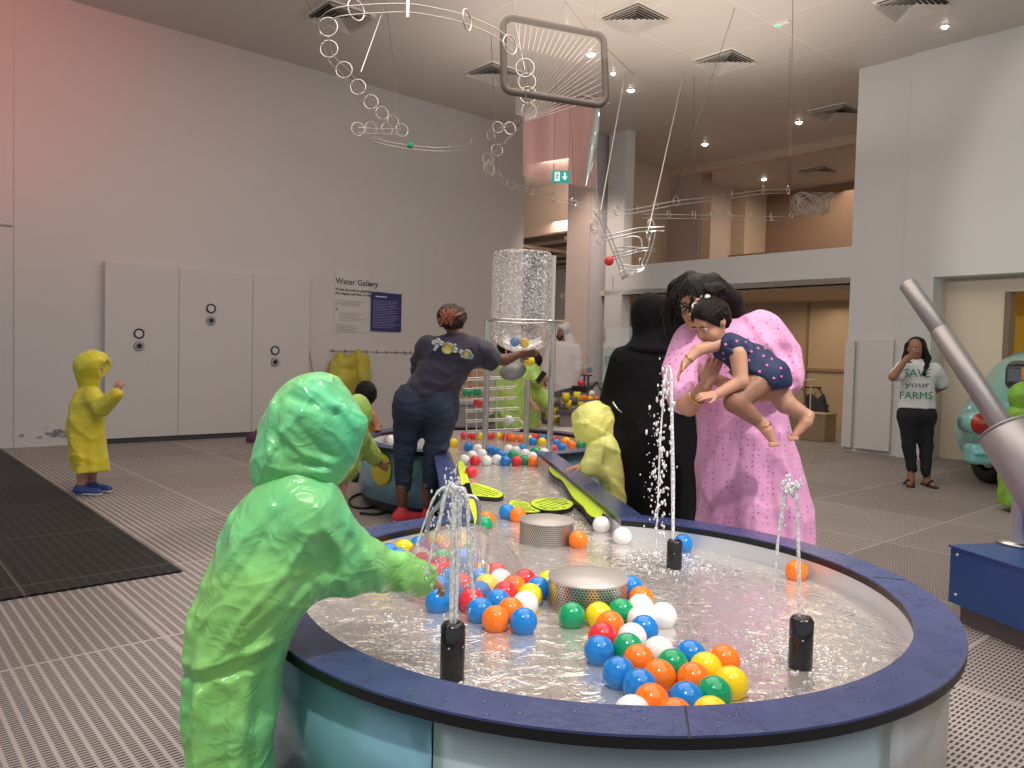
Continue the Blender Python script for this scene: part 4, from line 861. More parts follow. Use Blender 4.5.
for k, (px, h_) in enumerate(((823, .62), (838, .50))):
    c0 = G(px, 431, 0); c0 += Vector((0, .35, 0)); t = thing('folded_stroller', c0, ['folded dark stroller leaning in the lower room next to the crate', 'second folded dark stroller at the right end of the lower room'][k], 'stroller', 'strollers in the lower room')
    fr_ = mat('stroller_frame', (.05, .05, .055), .4, .5); fb = mat('stroller_fabric', (.035, .03, .035), .8); X, Y = c0.x, c0.y
    for s in (-.17, .17):
        MB().tube([(X+s, Y-.18, .08), (X+s-.05, Y+.1, h_+.12), (X+s-.12, Y+.12, h_+.2)], .012, 8).build('frame_tube', fr_, t); MB().tube([(X+s-.02, Y+.25, .08), (X+s+.03, Y-.05, h_*.8)], .012, 8).build('frame_tube', fr_, t)
        for yy in (-.18, .25): MB().torus((X+s, Y+yy, .085), .06, .022, (1, 0, 0), 18, 8).build('wheel', fr_, t)
    b = MB(); vs = []; 
    for i in range(7):
        for j in range(7): u, v_ = i/6, j/6; vs.append((X-.17+.34*u, Y-.12+.22*v_-.08*math.sin(u*3.1), .18+h_*.75*v_+.05*math.sin(u*9+k)))
    b.add(vs, [(i*7+j, i*7+j+1, i*7+j+8, i*7+j+7) for i in range(6) for j in range(6)], True); o = b.build('fabric_seat', fb, t); sm = o.modifiers.new('solid', 'SOLIDIFY'); sm.thickness = .03
    MB().tube([(X-.22, Y+.12, h_+.2), (X+.12, Y+.12, h_+.2)], .015, 8).build('push_bar', fr_, t)
    MB().tube([(X-.15, Y-.1, .35), (X+.12, Y+.02, .22)], .02, 8).build('strap', mat('strap_tan', (.4, .28, .2), .7), t)
# small ceiling projector above the side opening
q = W(1000, 278, 10.9); t = thing('spotlight', q, 'small black spotlight at the top of the right opening', 'spotlight')
MB().box(q.x-.13, q.x-.01, q.y-.05, q.y+.05, q.z-.05, q.z+.04).build('black_body', black, t); MB().tube([(q.x-.07, q.y, q.z+.04), (q.x-.07, q.y, q.z+.12)], .01, 6).build('bracket', black, t)
MB().lathe([(.0001, .02), (.045, .02), (.05, 0), (.05, -.06), (.0001, -.07)], q+Vector((.04, -.02, 0)), 16, Matrix.Rotation(1.2, 3, 'X')).build('lamp_head', mat('lamp_white', (1, 1, 1), emit=(1, .9, .75), es=3), t)

# ------------------------------------------------------------------ cannon on its blue plinth
t = thing('tilting_cannon', G(1018, 600, 0), 'grey metal telescoping cannon tube aimed up left on a blue plinth', 'cannon')
cg = mat('cannon_grey', (.40, .38, .37), .42, .65); cg2 = mat('cannon_grey_barrel', (.46, .44, .44), .42, .6)
p0, p1, p2, p3 = W(907.5, 283.5, 4.75), W(940, 330, 4.55), W(1005, 430, 4.15), W(1070, 531, 3.85)
ax = (p2-p0).normalized(); q = ax.to_track_quat('Z', 'Y').to_matrix()
def cyl_between(name, A_, B_, r, mt, n=40, cap=.006):
    L_ = (B_-A_).length; MB().lathe([(.0001, 0), (r-cap, 0), (r, cap), (r, L_-cap), (r-cap, L_), (.0001, L_)], A_, n, (B_-A_).to_track_quat('Z', 'Y').to_matrix()).build(name, mt, t)
cyl_between('thin_tube', p0, p1+ax*.05, 8.6*4.65/F_PX, cg)
cyl_between('middle_tube', p1, p2+ax*.1, 10.3*4.35/F_PX, cg); cyl_between('barrel', p2, p3, .140, cg2, 48)
MB().torus(p2, .137, .006, ax, 40, 8).build('barrel_rim', cg2, t)
q = W(1022, 500, 4.05); MB().tube([(q.x+.03, q.y+.05, .40), (q.x+.03, q.y+.05, q.z+.02)], .045, 16).build('support_post', mat('support_white', (.62, .60, .60), .35, .5), t)
MB().lathe([(.0001, 0), (.11, 0), (.11, .014), (.0001, .016)], (q.x+.03, q.y+.05, .40), 24).build('foot_plate', steel, t)
blue = mat('plinth_blue', (.035, .10, .30), .35, .2)
c0 = G(951, 545, .40); c1_ = G(1024, 568, .40); dr = (c1_-c0); dr.z = 0; dr.normalize(); nr = Vector((-dr.y, dr.x, 0)); nr = nr if nr.x > 0 else -nr
def slab(name, z0, z1, mt, ins=0.0, L_=1.0, D_=.72):
    a_ = c0+dr*ins+nr*ins; P = [a_, a_+dr*(L_-2*ins), a_+dr*(L_-2*ins)+nr*(D_-2*ins), a_+nr*(D_-2*ins)]; P = [Vector((p.x, p.y, z1)) for p in P]; return quad_prism(name, P, z1-z0, mt, t)
slab('plinth_box', .10, .39, blue); slab('plinth_top', .39, .40, blue, -.008); slab('plinth_base', .0, .10, mat('plinth_base_grey', (.16, .14, .13), .6), .04)
for (x, y) in ((958, 551), (957, 592)):
    q = G(x, y, 0); r = ray(x, y); s = (c0.dot(nr))/(Vector(r).dot(nr)) if False else None
    b_ = c0+dr*.05; b_.z = .36 if y < 570 else .15; MB().sphere(b_-nr*.002, .010, 10, 6).build('bolt', steel, t)
# ------------------------------------------------------------------ implicit surfaces for figures and soft things
f4 = np.float32
def V3(p): return np.array(p, dtype=f4)
def cap(a, b, ra, rb=None):
    a, b = V3(a), V3(b); rb = ra if rb is None else rb; ba = b-a; L2 = float(ba@ba)+1e-9
    def f(P):
        h = np.clip((P-a)@ba/L2, 0, 1); return np.linalg.norm(P-a-h[:, None]*ba, axis=1)-(ra+(rb-ra)*h)
    f.bb = (np.minimum(a-ra, b-rb), np.maximum(a+ra, b+rb)); return f
def chain(pts, rs, k=.01):
    fs = [cap(pts[i], pts[i+1], rs[i], rs[i+1]) for i in range(len(pts)-1)]; return su(k, *fs)
def ell(c, r, M=None):
    c, r = V3(c), V3(r); M = np.eye(3, dtype=f4) if M is None else np.array(M, dtype=f4)      # rows = axes
    def f(P):
        q = (P-c)@M.T; k0 = np.linalg.norm(q/r, axis=1); k1 = np.linalg.norm(q/(r*r), axis=1); return k0*(k0-1)/np.maximum(k1, 1e-6)
    m = float(max(r)); f.bb = (c-m, c+m); return f
def bbm(fs): return (np.min([g.bb[0] for g in fs], 0), np.max([g.bb[1] for g in fs], 0))
def su(k, *fs):
    def f(P):
        d = fs[0](P)
        for g in fs[1:]:
            e = g(P); h = np.maximum(k-np.abs(d-e), 0)/k; d = np.minimum(d, e)-h*h*k*.25
        return d
    f.bb = bbm(fs); return f
def sub(a, b, k=.005):
    def f(P):
        d, e = a(P), -b(P); h = np.maximum(k-np.abs(d-e), 0)/k; return np.maximum(d, e)+h*h*k*.25
    f.bb = a.bb; return f
def cut(a, p, n):                        # keep the side of the plane the normal points away from
    p, n = V3(p), V3(Vector(n).normalized())
    f = lambda P: np.maximum(a(P), (P-p)@n)
    f.bb = a.bb; return f
def infl(a, r, w=None):
    def f(P): return a(P)-r-(w(P) if w else 0)
    f.bb = (a.bb[0]-r-.01, a.bb[1]+r+.01); return f
def lump(a, w, m=.02):
    f = lambda P: a(P)-w(P)
    f.bb = (a.bb[0]-m, a.bb[1]+m); return f
def shell(a, t):
    f = lambda P: np.abs(a(P))-t
    f.bb = (a.bb[0]-t, a.bb[1]+t); return f
def stack(secs, k=None):
    """horizontal sections (z, x, y, rx, ry[, fold]) from the top down, joined into one garment volume"""
    S = np.array([list(s)+[0]*(6-len(s)) for s in secs], dtype=f4); S = S[np.argsort(S[:, 0])]
    def f(P):
        z = np.clip(P[:, 2], S[0, 0], S[-1, 0]); g = lambda i: np.interp(z, S[:, 0], S[:, i])
        dx, dy = P[:, 0]-g(1), P[:, 1]-g(2); rx, ry, fo = g(3), g(4), g(5); th = np.arctan2(dy/ry, dx/rx)
        fold = 1+fo*(np.sin(7*th+2.1*P[:, 2]+.8)+.6*np.sin(11*th-3*P[:, 2])+.5*np.sin(4*th+5*P[:, 2]))
        q = np.sqrt((dx/rx)**2+(dy/ry)**2); d = (q-fold)*np.minimum(rx, ry)
        dz = np.maximum(P[:, 2]-S[-1, 0], S[0, 0]-P[:, 2]); return np.maximum(d, dz)
    f.bb = (np.array([min(S[:, 1]-S[:, 3])*1-.03, min(S[:, 2]-S[:, 4])-.03, S[0, 0]-.01]), np.array([max(S[:, 1]+S[:, 3])+.03, max(S[:, 2]+S[:, 4])+.03, S[-1, 0]+.01])); return f
def wrk(a, fr, ph=0, ani=(1, 1, 1)):
    """cloth creases: ridged warped waves"""
    A_ = V3(ani)*fr
    def w(P):
        q = P*A_; x, y, z = q[:, 0], q[:, 1], q[:, 2]
        u = x+1.3*np.sin(.9*z+ph)+.7*np.sin(1.7*y+ph*2); v_ = z+1.1*np.sin(.8*x+1.9*ph)+.8*np.sin(1.3*y-ph)
        r = 1-np.abs(np.sin(u*.9+.6*v_)); s = 1-np.abs(np.sin(v_*1.3-.5*u+ph)); return a*(r*r*1.1+s*s*.9-.7+.35*np.sin(2.3*u+1.1*y)*np.sin(1.9*v_))
    return w
def inner(top, mid, feet, d_):          # hidden torso and thighs under a coat
    return [(chain([top, mid], [.05, .07]), .014)]+[(cap(mid, q_, .06, .045), .014) for q_ in feet]
def fold_lines(polys, d_, amp, sg):      # raised (amp>0) or sunk (amp<0) folds running along lines on the cloth
    L_ = []
    for k_, pl_ in enumerate(polys):
        q_ = [W(x_, y_, d_) for x_, y_ in pl_]; s_ = 1 if k_ % 2 == 0 else -.8
        for a_, b_ in zip(q_[:-1], q_[1:]): L_.append((V3((a_.x, a_.z)), V3((b_.x, b_.z)), s_))
    def w(P):
        Q = P[:, [0, 2]]; up_ = np.zeros(len(P), dtype=f4); dn_ = np.zeros(len(P), dtype=f4)
        for a_, b_, s_ in L_:
            ba = b_-a_; h = np.clip((Q-a_)@ba/float(ba@ba+1e-9), 0, 1); r2 = ((Q-a_-h[:, None]*ba)**2).sum(1); g = np.exp(-r2/(sg*sg))
            if s_ > 0: up_ = np.maximum(up_, g)
            else: dn_ = np.maximum(dn_, g*-s_)
        return amp*(up_-dn_)
    return w
def surf(f, h, pad_=.012):
    lo, hi = np.array(f.bb[0])-pad_-h*2, np.array(f.bb[1])+pad_+h*2
    nb = 4; n = np.ceil((hi-lo)/h/nb).astype(int)*nb+1
    ax_ = [lo[i]+h*np.arange(n[i]) for i in range(3)]
    cs = [a[::nb] for a in ax_]; Pc = np.stack(np.meshgrid(*cs, indexing='ij'), -1).reshape(-1, 3).astype(f4)
    vc = f(Pc).reshape([len(c_) for c_ in cs]); m = np.abs(vc) < h*nb*2.4+.01
    sgn = (vc < 0); ch = np.zeros_like(m)
    for ax in range(3):
        d = np.diff(sgn.astype(np.int8), axis=ax) != 0; sl = [slice(None)]*3; sl[ax] = slice(0, -1); s2 = [slice(None)]*3; s2[ax] = slice(1, None); ch[tuple(sl)] |= d; ch[tuple(s2)] |= d
    m |= ch; mm = m.copy()
    V = np.full(n, 1.0, dtype=f4); near = np.repeat(np.repeat(np.repeat(vc, nb, 0), nb, 1), nb, 2)
    off = nb//2; near = near[off:off+n[0], off:off+n[1], off:off+n[2]]; V = near.astype(f4).copy()
    M = np.repeat(np.repeat(np.repeat(mm, nb, 0), nb, 1), nb, 2)[off:off+n[0], off:off+n[1], off:off+n[2]]
    if V.shape != tuple(n):
        pw = [(0, n[i]-V.shape[i]) for i in range(3)]; V = np.pad(V, pw, mode='edge'); M = np.pad(M, pw, mode='edge')
    idx = np.argwhere(M); P = (lo+idx*h).astype(f4); out = np.empty(len(P), dtype=f4)
    for i in range(0, len(P), 200000): out[i:i+200000] = f(P[i:i+200000])
    V[M] = out; V[0] = V[-1] = 1; V[:, 0] = V[:, -1] = 1; V[:, :, 0] = V[:, :, -1] = 1
    N = tuple(np.array(V.shape)-1); acc = np.zeros(N+(3,), dtype=f4); cnt = np.zeros(N, dtype=np.int16); inn = V < 0; E_ = []
    for ax in range(3):
        a_ = [slice(None)]*3; b_ = [slice(None)]*3; a_[ax] = slice(0, -1); b_[ax] = slice(1, None)
        e = inn[tuple(a_)] != inn[tuple(b_)]; I = np.argwhere(e); v0 = V[tuple(a_)][e]; v1 = V[tuple(b_)][e]; tt = v0/(v0-v1)
        pos = I.astype(f4); pos[:, ax] += tt; o1, o2 = [k for k in range(3) if k != ax]; quad = []
        for d1, d2 in ((0, 0), (-1, 0), (-1, -1), (0, -1)):
            J = I.copy(); J[:, o1] += d1; J[:, o2] += d2; quad.append(J); np.add.at(acc, (J[:, 0], J[:, 1], J[:, 2]), pos); np.add.at(cnt, (J[:, 0], J[:, 1], J[:, 2]), 1)
        flip = v0 < 0
        if ax == 1: flip = ~flip
        E_.append((quad, flip))
    cells = np.argwhere(cnt > 0); vid = np.full(N, -1, dtype=np.int64); vid[tuple(cells.T)] = np.arange(len(cells))
    verts = lo+acc[tuple(cells.T)]/cnt[tuple(cells.T)][:, None]*h; F = []
    for quad, flip in E_:
        q = np.stack([vid[tuple(J.T)] for J in quad], 1); q[~flip] = q[~flip][:, ::-1]; F.append(q)
    return verts, np.concatenate(F)
def skin(name, parts, mats, parent, cols=None, bevel=None, smooth=1, **kw):
    """parts: list of (sdf, voxel[, material index function]) merged into ONE mesh object"""
    vs, fs, mi, o = [], [], [], 0
    for p in parts:
        v, f = surf(p[0], p[1]); vs.append(v); fs.append(f+o); o += len(v)
        mi.append(p[2](v[f].mean(1)) if len(p) > 2 and callable(p[2]) else np.full(len(f), p[2] if len(p) > 2 else 0))
    v = np.concatenate(vs); f = np.concatenate(fs); mi = np.concatenate(mi).astype(np.int32)
    off = np.zeros(3); q = parent
    while q is not None: off += np.array(q.location); q = q.parent
    me = bpy.data.meshes.new(name); me.vertices.add(len(v)); me.vertices.foreach_set('co', (v-off).astype(f4).ravel())
    me.loops.add(len(f)*4); me.loops.foreach_set('vertex_index', f.ravel().astype(np.int32)); me.polygons.add(len(f))
    me.polygons.foreach_set('loop_start', np.arange(0, len(f)*4, 4, dtype=np.int32)); me.polygons.foreach_set('loop_total', np.full(len(f), 4, dtype=np.int32))
    me.polygons.foreach_set('use_smooth', np.ones(len(f), dtype=bool)); me.polygons.foreach_set('material_index', mi)
    for m_ in (mats if isinstance(mats, (list, tuple)) else [mats]): me.materials.append(m_)
    me.update(); me.validate()
    ob = bpy.data.objects.new(name, me)
    if smooth: s = ob.modifiers.new('smooth', 'SMOOTH'); s.iterations = smooth; s.factor = .5
    return put(ob, parent, **kw)
def axes(fwd, up=(0, 0, 1)):
    """rows: side (the figure's left), front, up"""
    f_ = Vector(fwd).normalized(); s = Vector(up).cross(f_).normalized() if abs(f_.dot(Vector(up).normalized())) < .99 else Vector((1, 0, 0)); u = f_.cross(s); s = -s
    return np.array([s, f_, u], dtype=f4)
def head_sdf(c, M, s=1.0, ears=True):
    c = V3(c); L = lambda x, y, z: c+(x*M[0]+y*M[1]+z*M[2])*s
    fs = [ell(L(0, -.012, .03), (.073*s, .092*s, .088*s), M), ell(L(0, .022, -.045), (.056*s, .062*s, .065*s), M), ell(L(0, .055, -.085), (.030*s, .026*s, .022*s), M)]
    f = su(.045*s, *fs)
    f = su(.02*s, f, cap(L(0, .078, .012), L(0, .100, -.022), .008*s, .0135*s), ell(L(.032, .062, -.03), (.02*s, .02*s, .022*s), M), ell(L(-.032, .062, -.03), (.02*s, .02*s, .022*s), M), cap(L(-.04, .074, .032), L(.04, .074, .032), .009*s))
    for x in (-.031, .031): f = sub(f, ell(L(x, .094, .012), (.017*s, .014*s, .011*s), M), .012*s)
    f = su(.006*s, f, ell(L(0, .082, -.050), (.022*s, .010*s, .0055*s), M), ell(L(0, .080, -.060), (.019*s, .010*s, .0065*s), M))
    if ears:
        for x in (-.074, .074): f = su(.012*s, f, ell(L(x, -.01, -.005), (.010*s, .020*s, .030*s), M))
    return f
def hand_parts(wr, d, nrm, s=1.0, curl=.5, thumb=1, spread=.12, curls=None):
    """palm and five fingers; d: direction of the hand, nrm: the way the palm faces, thumb: side (+1/-1)"""
    wr, d, nrm = Vector(wr), Vector(d).normalized(), Vector(nrm); nrm = (nrm-d*nrm.dot(d)).normalized(); sd = d.cross(nrm)*thumb
    M = np.array([sd, nrm, d], dtype=f4)
    fs = [ell(wr+d*.048*s, (.040*s, .017*s, .052*s), M), cap(wr-d*.01*s, wr+d*.03*s, .024*s, .026*s)]
    palm = su(.02*s, *fs); fing = []
    for k, (o, l, r) in enumerate(((.031, .070, .0088), (.010, .080, .0092), (-.011, .074, .0088), (-.030, .056, .0078))):
        b0 = wr+(d*.085+sd*o)*s; cc = curls[k] if curls else curl; dd = (d+sd*(o*spread*12)).normalized(); p = b0; a = cc*.5; pts = [b0]
        for j, fr in enumerate((.45, .32, .25)):
            dr_ = dd*math.cos(a)+nrm*math.sin(a); p = p+dr_*l*fr*s; pts.append(p); a += cc*.75
        fing.append(chain(pts, [r*s, r*.95*s, r*.88*s, r*.78*s], .003*s))
    t0 = wr+(d*.025+sd*.026)*s; t1 = t0+(d*.62+sd*.70+nrm*.25).normalized()*.040*s; t2 = t1+(d*.85+sd*.25+nrm*.30*(.5+curl)).normalized()*.032*s
    fing.append(chain([t0, t1, t2], [.0125*s, .0105*s, .0085*s], .003*s))
    return [su(.010*s, palm, *fing)]
skins = {'brown': mat('skin_brown', (.30, .145, .085), .5, sss=.1, bump=(70, .05)), 'tan': mat('skin_tan', (.50, .27, .18), .5, sss=.12), 'light': mat('skin_light_brown', (.52, .27, .18), .48, sss=.12), 'dark': mat('skin_dark', (.16, .065, .04), .5, sss=.05)}
hairm = mat('black_hair', (.009, .006, .005), .42, spec=.22, bump=(140, .5, 5)); eyew = mat('eye_white', (.75, .73, .70), .25); eyed = mat('eye_dark', (.015, .008, .006), .15); lipm = mat('lips', (.38, .12, .10), .4); browm = mat('brow_dark', (.02, .012, .01), .7)
def face_bits(par, c, M, s, closed=False):
    c = Vector(c); S_, F_, U_ = [Vector(r) for r in M]; L = lambda x, y, z: c+(S_*x+F_*y+U_*z)*s
    for x in (-.031, .031):
        MB().sphere(L(x, .073, .012), .0125*s, 12, 8).build('eye', eyew if not closed else lipm, par)
        if not closed: MB().sphere(L(x, .082, .011), .0062*s, 8, 6).build('iris', eyed, par)
        MB().tube([L(x-.017, .086, .030), L(x, .092, .035), L(x+.017, .084, .031)], .0028*s, 6).build('eyebrow', browm, par)
    MB().tube([L(-.020, .086, -.054), L(0, .094, -.052), L(.020, .086, -.054)], [.002*s, .0042*s, .002*s], 6).build('mouth', lipm, par)
# ------------------------------------------------------------------ the people
def person(px, py, d, label, group=None):
    p = W(px, py, d); return thing('person', (p.x, p.y, 0), label, 'person', group)
def pxr(d): return d/F_PX                # metres per pixel at depth d
def legs_sdf(hip, knee, ank, toe, s=1.0, shoe=True, th=(.085, .056, .036)):
    f = chain([hip, knee, ank], [th[0]*s, th[1]*s, th[2]*s]); return f
def foot_sdf(ank, toe, s=1.0):
    a, t_ = Vector(ank), Vector(toe); g = Vector((a.x, a.y, .035*s)); return su(.02*s, cap(a, g, .035*s), cap(g+(g-t_).normalized()*.03*s, g, .036*s), cap(g, (t_.x, t_.y, .028*s), .036*s, .027*s))
def shoe_mesh(par, ank, toe, s, m_top, m_sole, name='shoe'):
    a, t_ = Vector(ank), Vector((toe[0], toe[1], .035*s)); g = Vector((a.x, a.y, .045*s)); back = (g-t_); back.z = 0; back = back.normalized()*.035*s
    up_ = su(.03*s, cap(a+Vector((0, 0, -.005)), g, .040*s, .044*s), cap(g+back, g, .040*s), cap(g, t_, .044*s, .034*s)); up_ = cut(up_, (0, 0, .014), (0, 0, -1))
    o = skin(name, [(up_, .005 if s > .9 else .006)], m_top, par)
    so_ = cut(cut(infl(su(.02*s, cap((g+back)*1, g, .040*s), cap(g, t_, .043*s, .034*s)), .004), (0, 0, .024), (0, 0, 1)), (0, 0, .003), (0, 0, -1))
    skin('sole', [(so_, .006)], m_sole, o)
    return o
sole_w = mat('white_sole', (.75, .74, .72), .5); shoe_b = mat('black_shoe', (.02, .02, .022), .5)

# ---- the child in the big green raincoat, leaning over the rim (left foreground)
d0 = 1.95; pm = pxr(d0)
green_coat = mat('green_plastic_raincoat', (.28, .66, .17), .30, spec=.5, crease=(4.5, .28, .8), sheen=.1, mottle=((.11, .60, .29), 2.0, .40, .64))  # teal mottle puts the coat's shaded tone into its colour
t = person(232, 700, d0, 'child in a big translucent green hooded raincoat leaning over the basin rim, nearest the camera', None); t['label'] = 'child in green hooded raincoat leaning over the rim at the left foreground'
zz = lambda y, x=230: W(x, y, d0).z
def sec(y, x0, x1, dd, ry, fo=.0): p = W((x0+x1)/2, y, d0+dd); return (p.z, p.x, p.y, (x1-x0)/2*pm, ry, fo)
coat = stack([sec(470, 270, 322, .03, .08), sec(484, 256, 328, .02, .10), sec(500, 240, 332, .02, .12, .01), sec(520, 228, 334, .01, .135, .012), sec(545, 216, 330, .01, .14, .012), sec(580, 203, 318, 0, .15, .016), sec(620, 193, 300, 0, .155, .02), sec(650, 189, 286, 0, .155, .03),
    sec(690, 189, 276, -.01, .15, .045), sec(740, 192, 270, -.01, .15, .06), sec(800, 196, 268, -.01, .15, .075), sec(860, 198, 270, -.01, .155, .09)])
sh, el, cu = W(312, 514, d0-.02), W(350, 556, d0+.04), W(424, 580, d0+.20)
sh2, el2, cu2 = W(300, 515, d0+.20), W(350, 565, d0+.28), W(415, 585, d0+.36)
def sleeve(a, b_, c_, r0, r1, r2, k=.03): return chain([a, b_, c_], [r0, r1, r2])
coat = su(.05, coat, sleeve(sh, el, cu, .088, .070, .050), sleeve(sh2, el2, cu2, .075, .058, .046))
coat = su(.06, coat, ell(W(318, 575, d0+.02), (.075, .07, .06)), ell(W(356, 580, d0+.06), (.05, .05, .035)))
cuffd = (Vector(cu)-Vector(el)).normalized()
coat = cut(coat, Vector(cu)+cuffd*.012, cuffd)
coat = lump(lump(coat, wrk(.0075, 11, .4, (1, 1, .6))), wrk(.0022, 27, 1.9, (1, 1, .8)))
coat = lump(coat, fold_lines([[(282, 498), (262, 525), (232, 562), (214, 600)], [(292, 505), (272, 540), (243, 580), (222, 618)], [(322, 525), (300, 560), (262, 600), (236, 640)], [(332, 545), (306, 582), (272, 620), (252, 642)],
    [(200, 648), (240, 640), (284, 628)], [(196, 662), (240, 655), (280, 644)], [(222, 668), (219, 720), (224, 790)], [(236, 662), (234, 720), (238, 790)], [(252, 660), (250, 720), (254, 790)], [(208, 668), (205, 720), (208, 790)],
    [(334, 520), (346, 548), (348, 585)], [(346, 524), (358, 552), (362, 590)], [(368, 552), (378, 575), (376, 600)], [(382, 560), (390, 580), (388, 602)], [(398, 560), (404, 580), (400, 602)], [(245, 505), (225, 550), (206, 610)]], d0, .0085, .011))
skin('raincoat', [(coat, .0062)], green_coat, t, smooth=1)
hc = W(318, 430, d0+.06); hM = axes((.72, .35, -.38))
hood = su(.05, ell(W(307, 420, d0+.05), (.100, .125, .112)), ell(W(330, 428, d0+.06), (.085, .11, .100)), cap(W(352, 428, d0+.02), W(344, 452, d0+.02), .035, .03), ell(W(318, 395, d0+.05), (.055, .07, .045)), cap(W(292, 460, d0+.03), W(322, 468, d0+.03), .092, .060), cap(W(276, 430, d0+.04), W(274, 474, d0+.03), .030, .055))
hood = sub(hood, ell(W(347, 441, d0-.115), (.052, .058, .064)), .018)
hood = sub(hood, ell(W(398, 470, d0+.16), (.10, .12, .10)), .02)
w1 = wrk(.0055, 16, 2.2, (1, 1, 1.1)); hood = lump(hood, w1)
hood = lump(hood, fold_lines([[(274, 462), (300, 470), (330, 470)], [(282, 448), (300, 460), (322, 462)], [(288, 428), (312, 452), (334, 462)], [(296, 412), (318, 438), (336, 456)], [(300, 384), (322, 392), (345, 408), (357, 425)], [(296, 396), (320, 404), (338, 414)],
    [(276, 400), (272, 430), (278, 458)], [(285, 402), (282, 430), (288, 448)], [(310, 380), (314, 396), (308, 410)]], d0, .0070, .0095))
skin('hood', [(hood, .0058)], green_coat, t, smooth=1)
body = [(su(.03, cap(W(300, 490, d0+.04), W(308, 462, d0+.05), .04), cap(W(288, 510, d0+.03), W(238, 650, d0), .06, .06)), .012)]
for hx, kx in ((222, .04), (240, -.02)):
    hp = W(hx, 660, d0+kx); body.append((chain([hp, Vector((hp.x, hp.y, .32)), Vector((hp.x, hp.y, .07))], [.055, .038, .03]), .012)); shoe_mesh(t, (hp.x, hp.y, .07), (hp.x+.11, hp.y+.08, .03), .8, shoe_b, sole_w)
body.append((head_sdf(hc, hM, .80), .008))
wr = Vector(cu)-cuffd*.01
for hp in hand_parts(wr, cuffd+Vector((0, .1, .05)), (0.1, .5, -.8), .72, .7, 1): body.append((hp, .0035))
skin('body', body, skins['tan'], t)

# ---- boy in yellow raincoat far left
d0 = 6.86; pm = pxr(d0)
yel = mat('yellow_raincoat', (.76, .60, .03), .38, crease=(5, .22), sheen=.2, mottle=((.62, .58, .04), 3, .4, .6))
t = person(86, 440, d0, 'small child in yellow raincoat walking alone by the left wall')
coat = stack([sec(386, 82, 95, 0, .06), sec(392, 75, 101, 0, .11), sec(405, 70, 104, 0, .14), sec(430, 67, 104, 0, .15, .02), sec(455, 72, 106, 0, .16, .04), sec(471, 75, 108, 0, .165, .05)])
coat = su(.05, coat, chain([W(93, 396, d0-.08), W(102, 408, d0-.12), W(117, 394, d0-.18)], [.085, .075, .055]), chain([W(92, 396, d0+.12), W(104, 408, d0+.10), W(116, 392, d0-.02)], [.08, .07, .05]))
coat = lump(coat, wrk(.010, 11, 1.1)); skin('raincoat', [(coat, .012)], yel, t)
hM = axes((.95, -.1, .05)); hc = W(93, 367, d0)
hood = su(.05, ell(W(91, 366, d0), (.145, .15, .135)), ell(W(99, 363, d0), (.085, .13, .10)), cap(W(88, 378, d0), W(89, 386, d0), .10, .085)); hood = sub(hood, ell(W(108, 370, d0), (.05, .095, .075)), .02)
skin('hood', [(lump(hood, wrk(.009, 13, 2)), .010)], yel, t)
body = [(head_sdf(hc, hM, .90), .010), (cap(W(90, 380, d0), W(88, 395, d0), .04, .06), .012)]
for k, hx in enumerate((82, 90)):
    a_ = W((81, 92)[k], 486, d0+(-.05, .10)[k]); a_.z = .085; body.append((chain([W(hx+3, 455, d0+(-.05, .08)[k]), W(hx+1, 472, d0+(-.05, .08)[k]), a_], [.07, .05, .035]), .012))
    shoe_mesh(t, a_, (a_.x+.16, a_.y-.02, .03), .95, mat('blue_sneaker', (.03, .06, .22), .5), sole_w, 'sneaker')
for hp in hand_parts(W(116, 392, d0-.17), (.35, -.1, .6), (.2, .8, 0), .85, 1.2, 1): body.append((hp, .005))
body += inner(W(88, 390, d0), W(86, 440, d0), [W(85, 457, d0-.05), W(93, 457, d0+.08)], d0)+[(chain([W(92, 396, d0), W(102, 408, d0-.12), W(116, 393, d0-.17)], [.05, .045, .03]), .012)]
skin('body', body, skins['tan'], t)

# ---- attendant in navy shirt and jeans, back to the camera
d0 = 5.98; pm = pxr(d0)
t = person(418, 440, d0, 'woman in navy shirt and jeans seen from behind reaching right to the clear tower')
navy = mat('navy_shirt', (.030, .026, .050), .75, bump=(16, .25, 3), sheen=.1); jean = mat('dark_blue_denim', (.022, .032, .062), .8, bump=(40, .2, 3))
shirt = su(.08, cap(W(444, 351, d0), W(462, 353, d0), .125), ell(W(452, 358, d0), (.20, .14, .11)), cap(W(450, 362, d0), W(430, 392, d0-.02), .155, .175), ell(W(430, 393, d0), (.215, .17, .10)), ell(W(441, 375, d0), (.18, .15, .12)))
arm = chain([W(472, 350, d0), W(484, 355, d0+.03), W(494, 361, d0+.07)], [.115, .105, .088]); lar = chain([W(428, 348, d0+.04), W(422, 362, d0+.12), W(421, 374, d0+.22)], [.105, .09, .08])
shirt = su(.05, shirt, arm, lar, cap(W(457, 340, d0), W(458, 332, d0), .085, .07)); shirt = cut(shirt, W(497, 362, d0+.07), (.9, .3, -.35)); shirt = cut(shirt, W(428, 401, d0), (-.28, 0, -1)); shirt = cut(shirt, W(458, 333, d0), (.1, 0, 1))
shirt = lump(lump(shirt, wrk(.007, 11, .7, (1, 1, 1.5))), fold_lines([[(428, 380), (445, 384), (462, 378)], [(424, 387), (442, 391), (460, 386)], [(436, 366), (450, 372), (465, 366)], [(478, 348), (484, 360), (480, 370)]], d0, .012, .018)); skin('shirt', [(shirt, .010)], navy, t)
hipL, hipR = W(411, 403, d0-.03), W(437, 407, d0-.03)
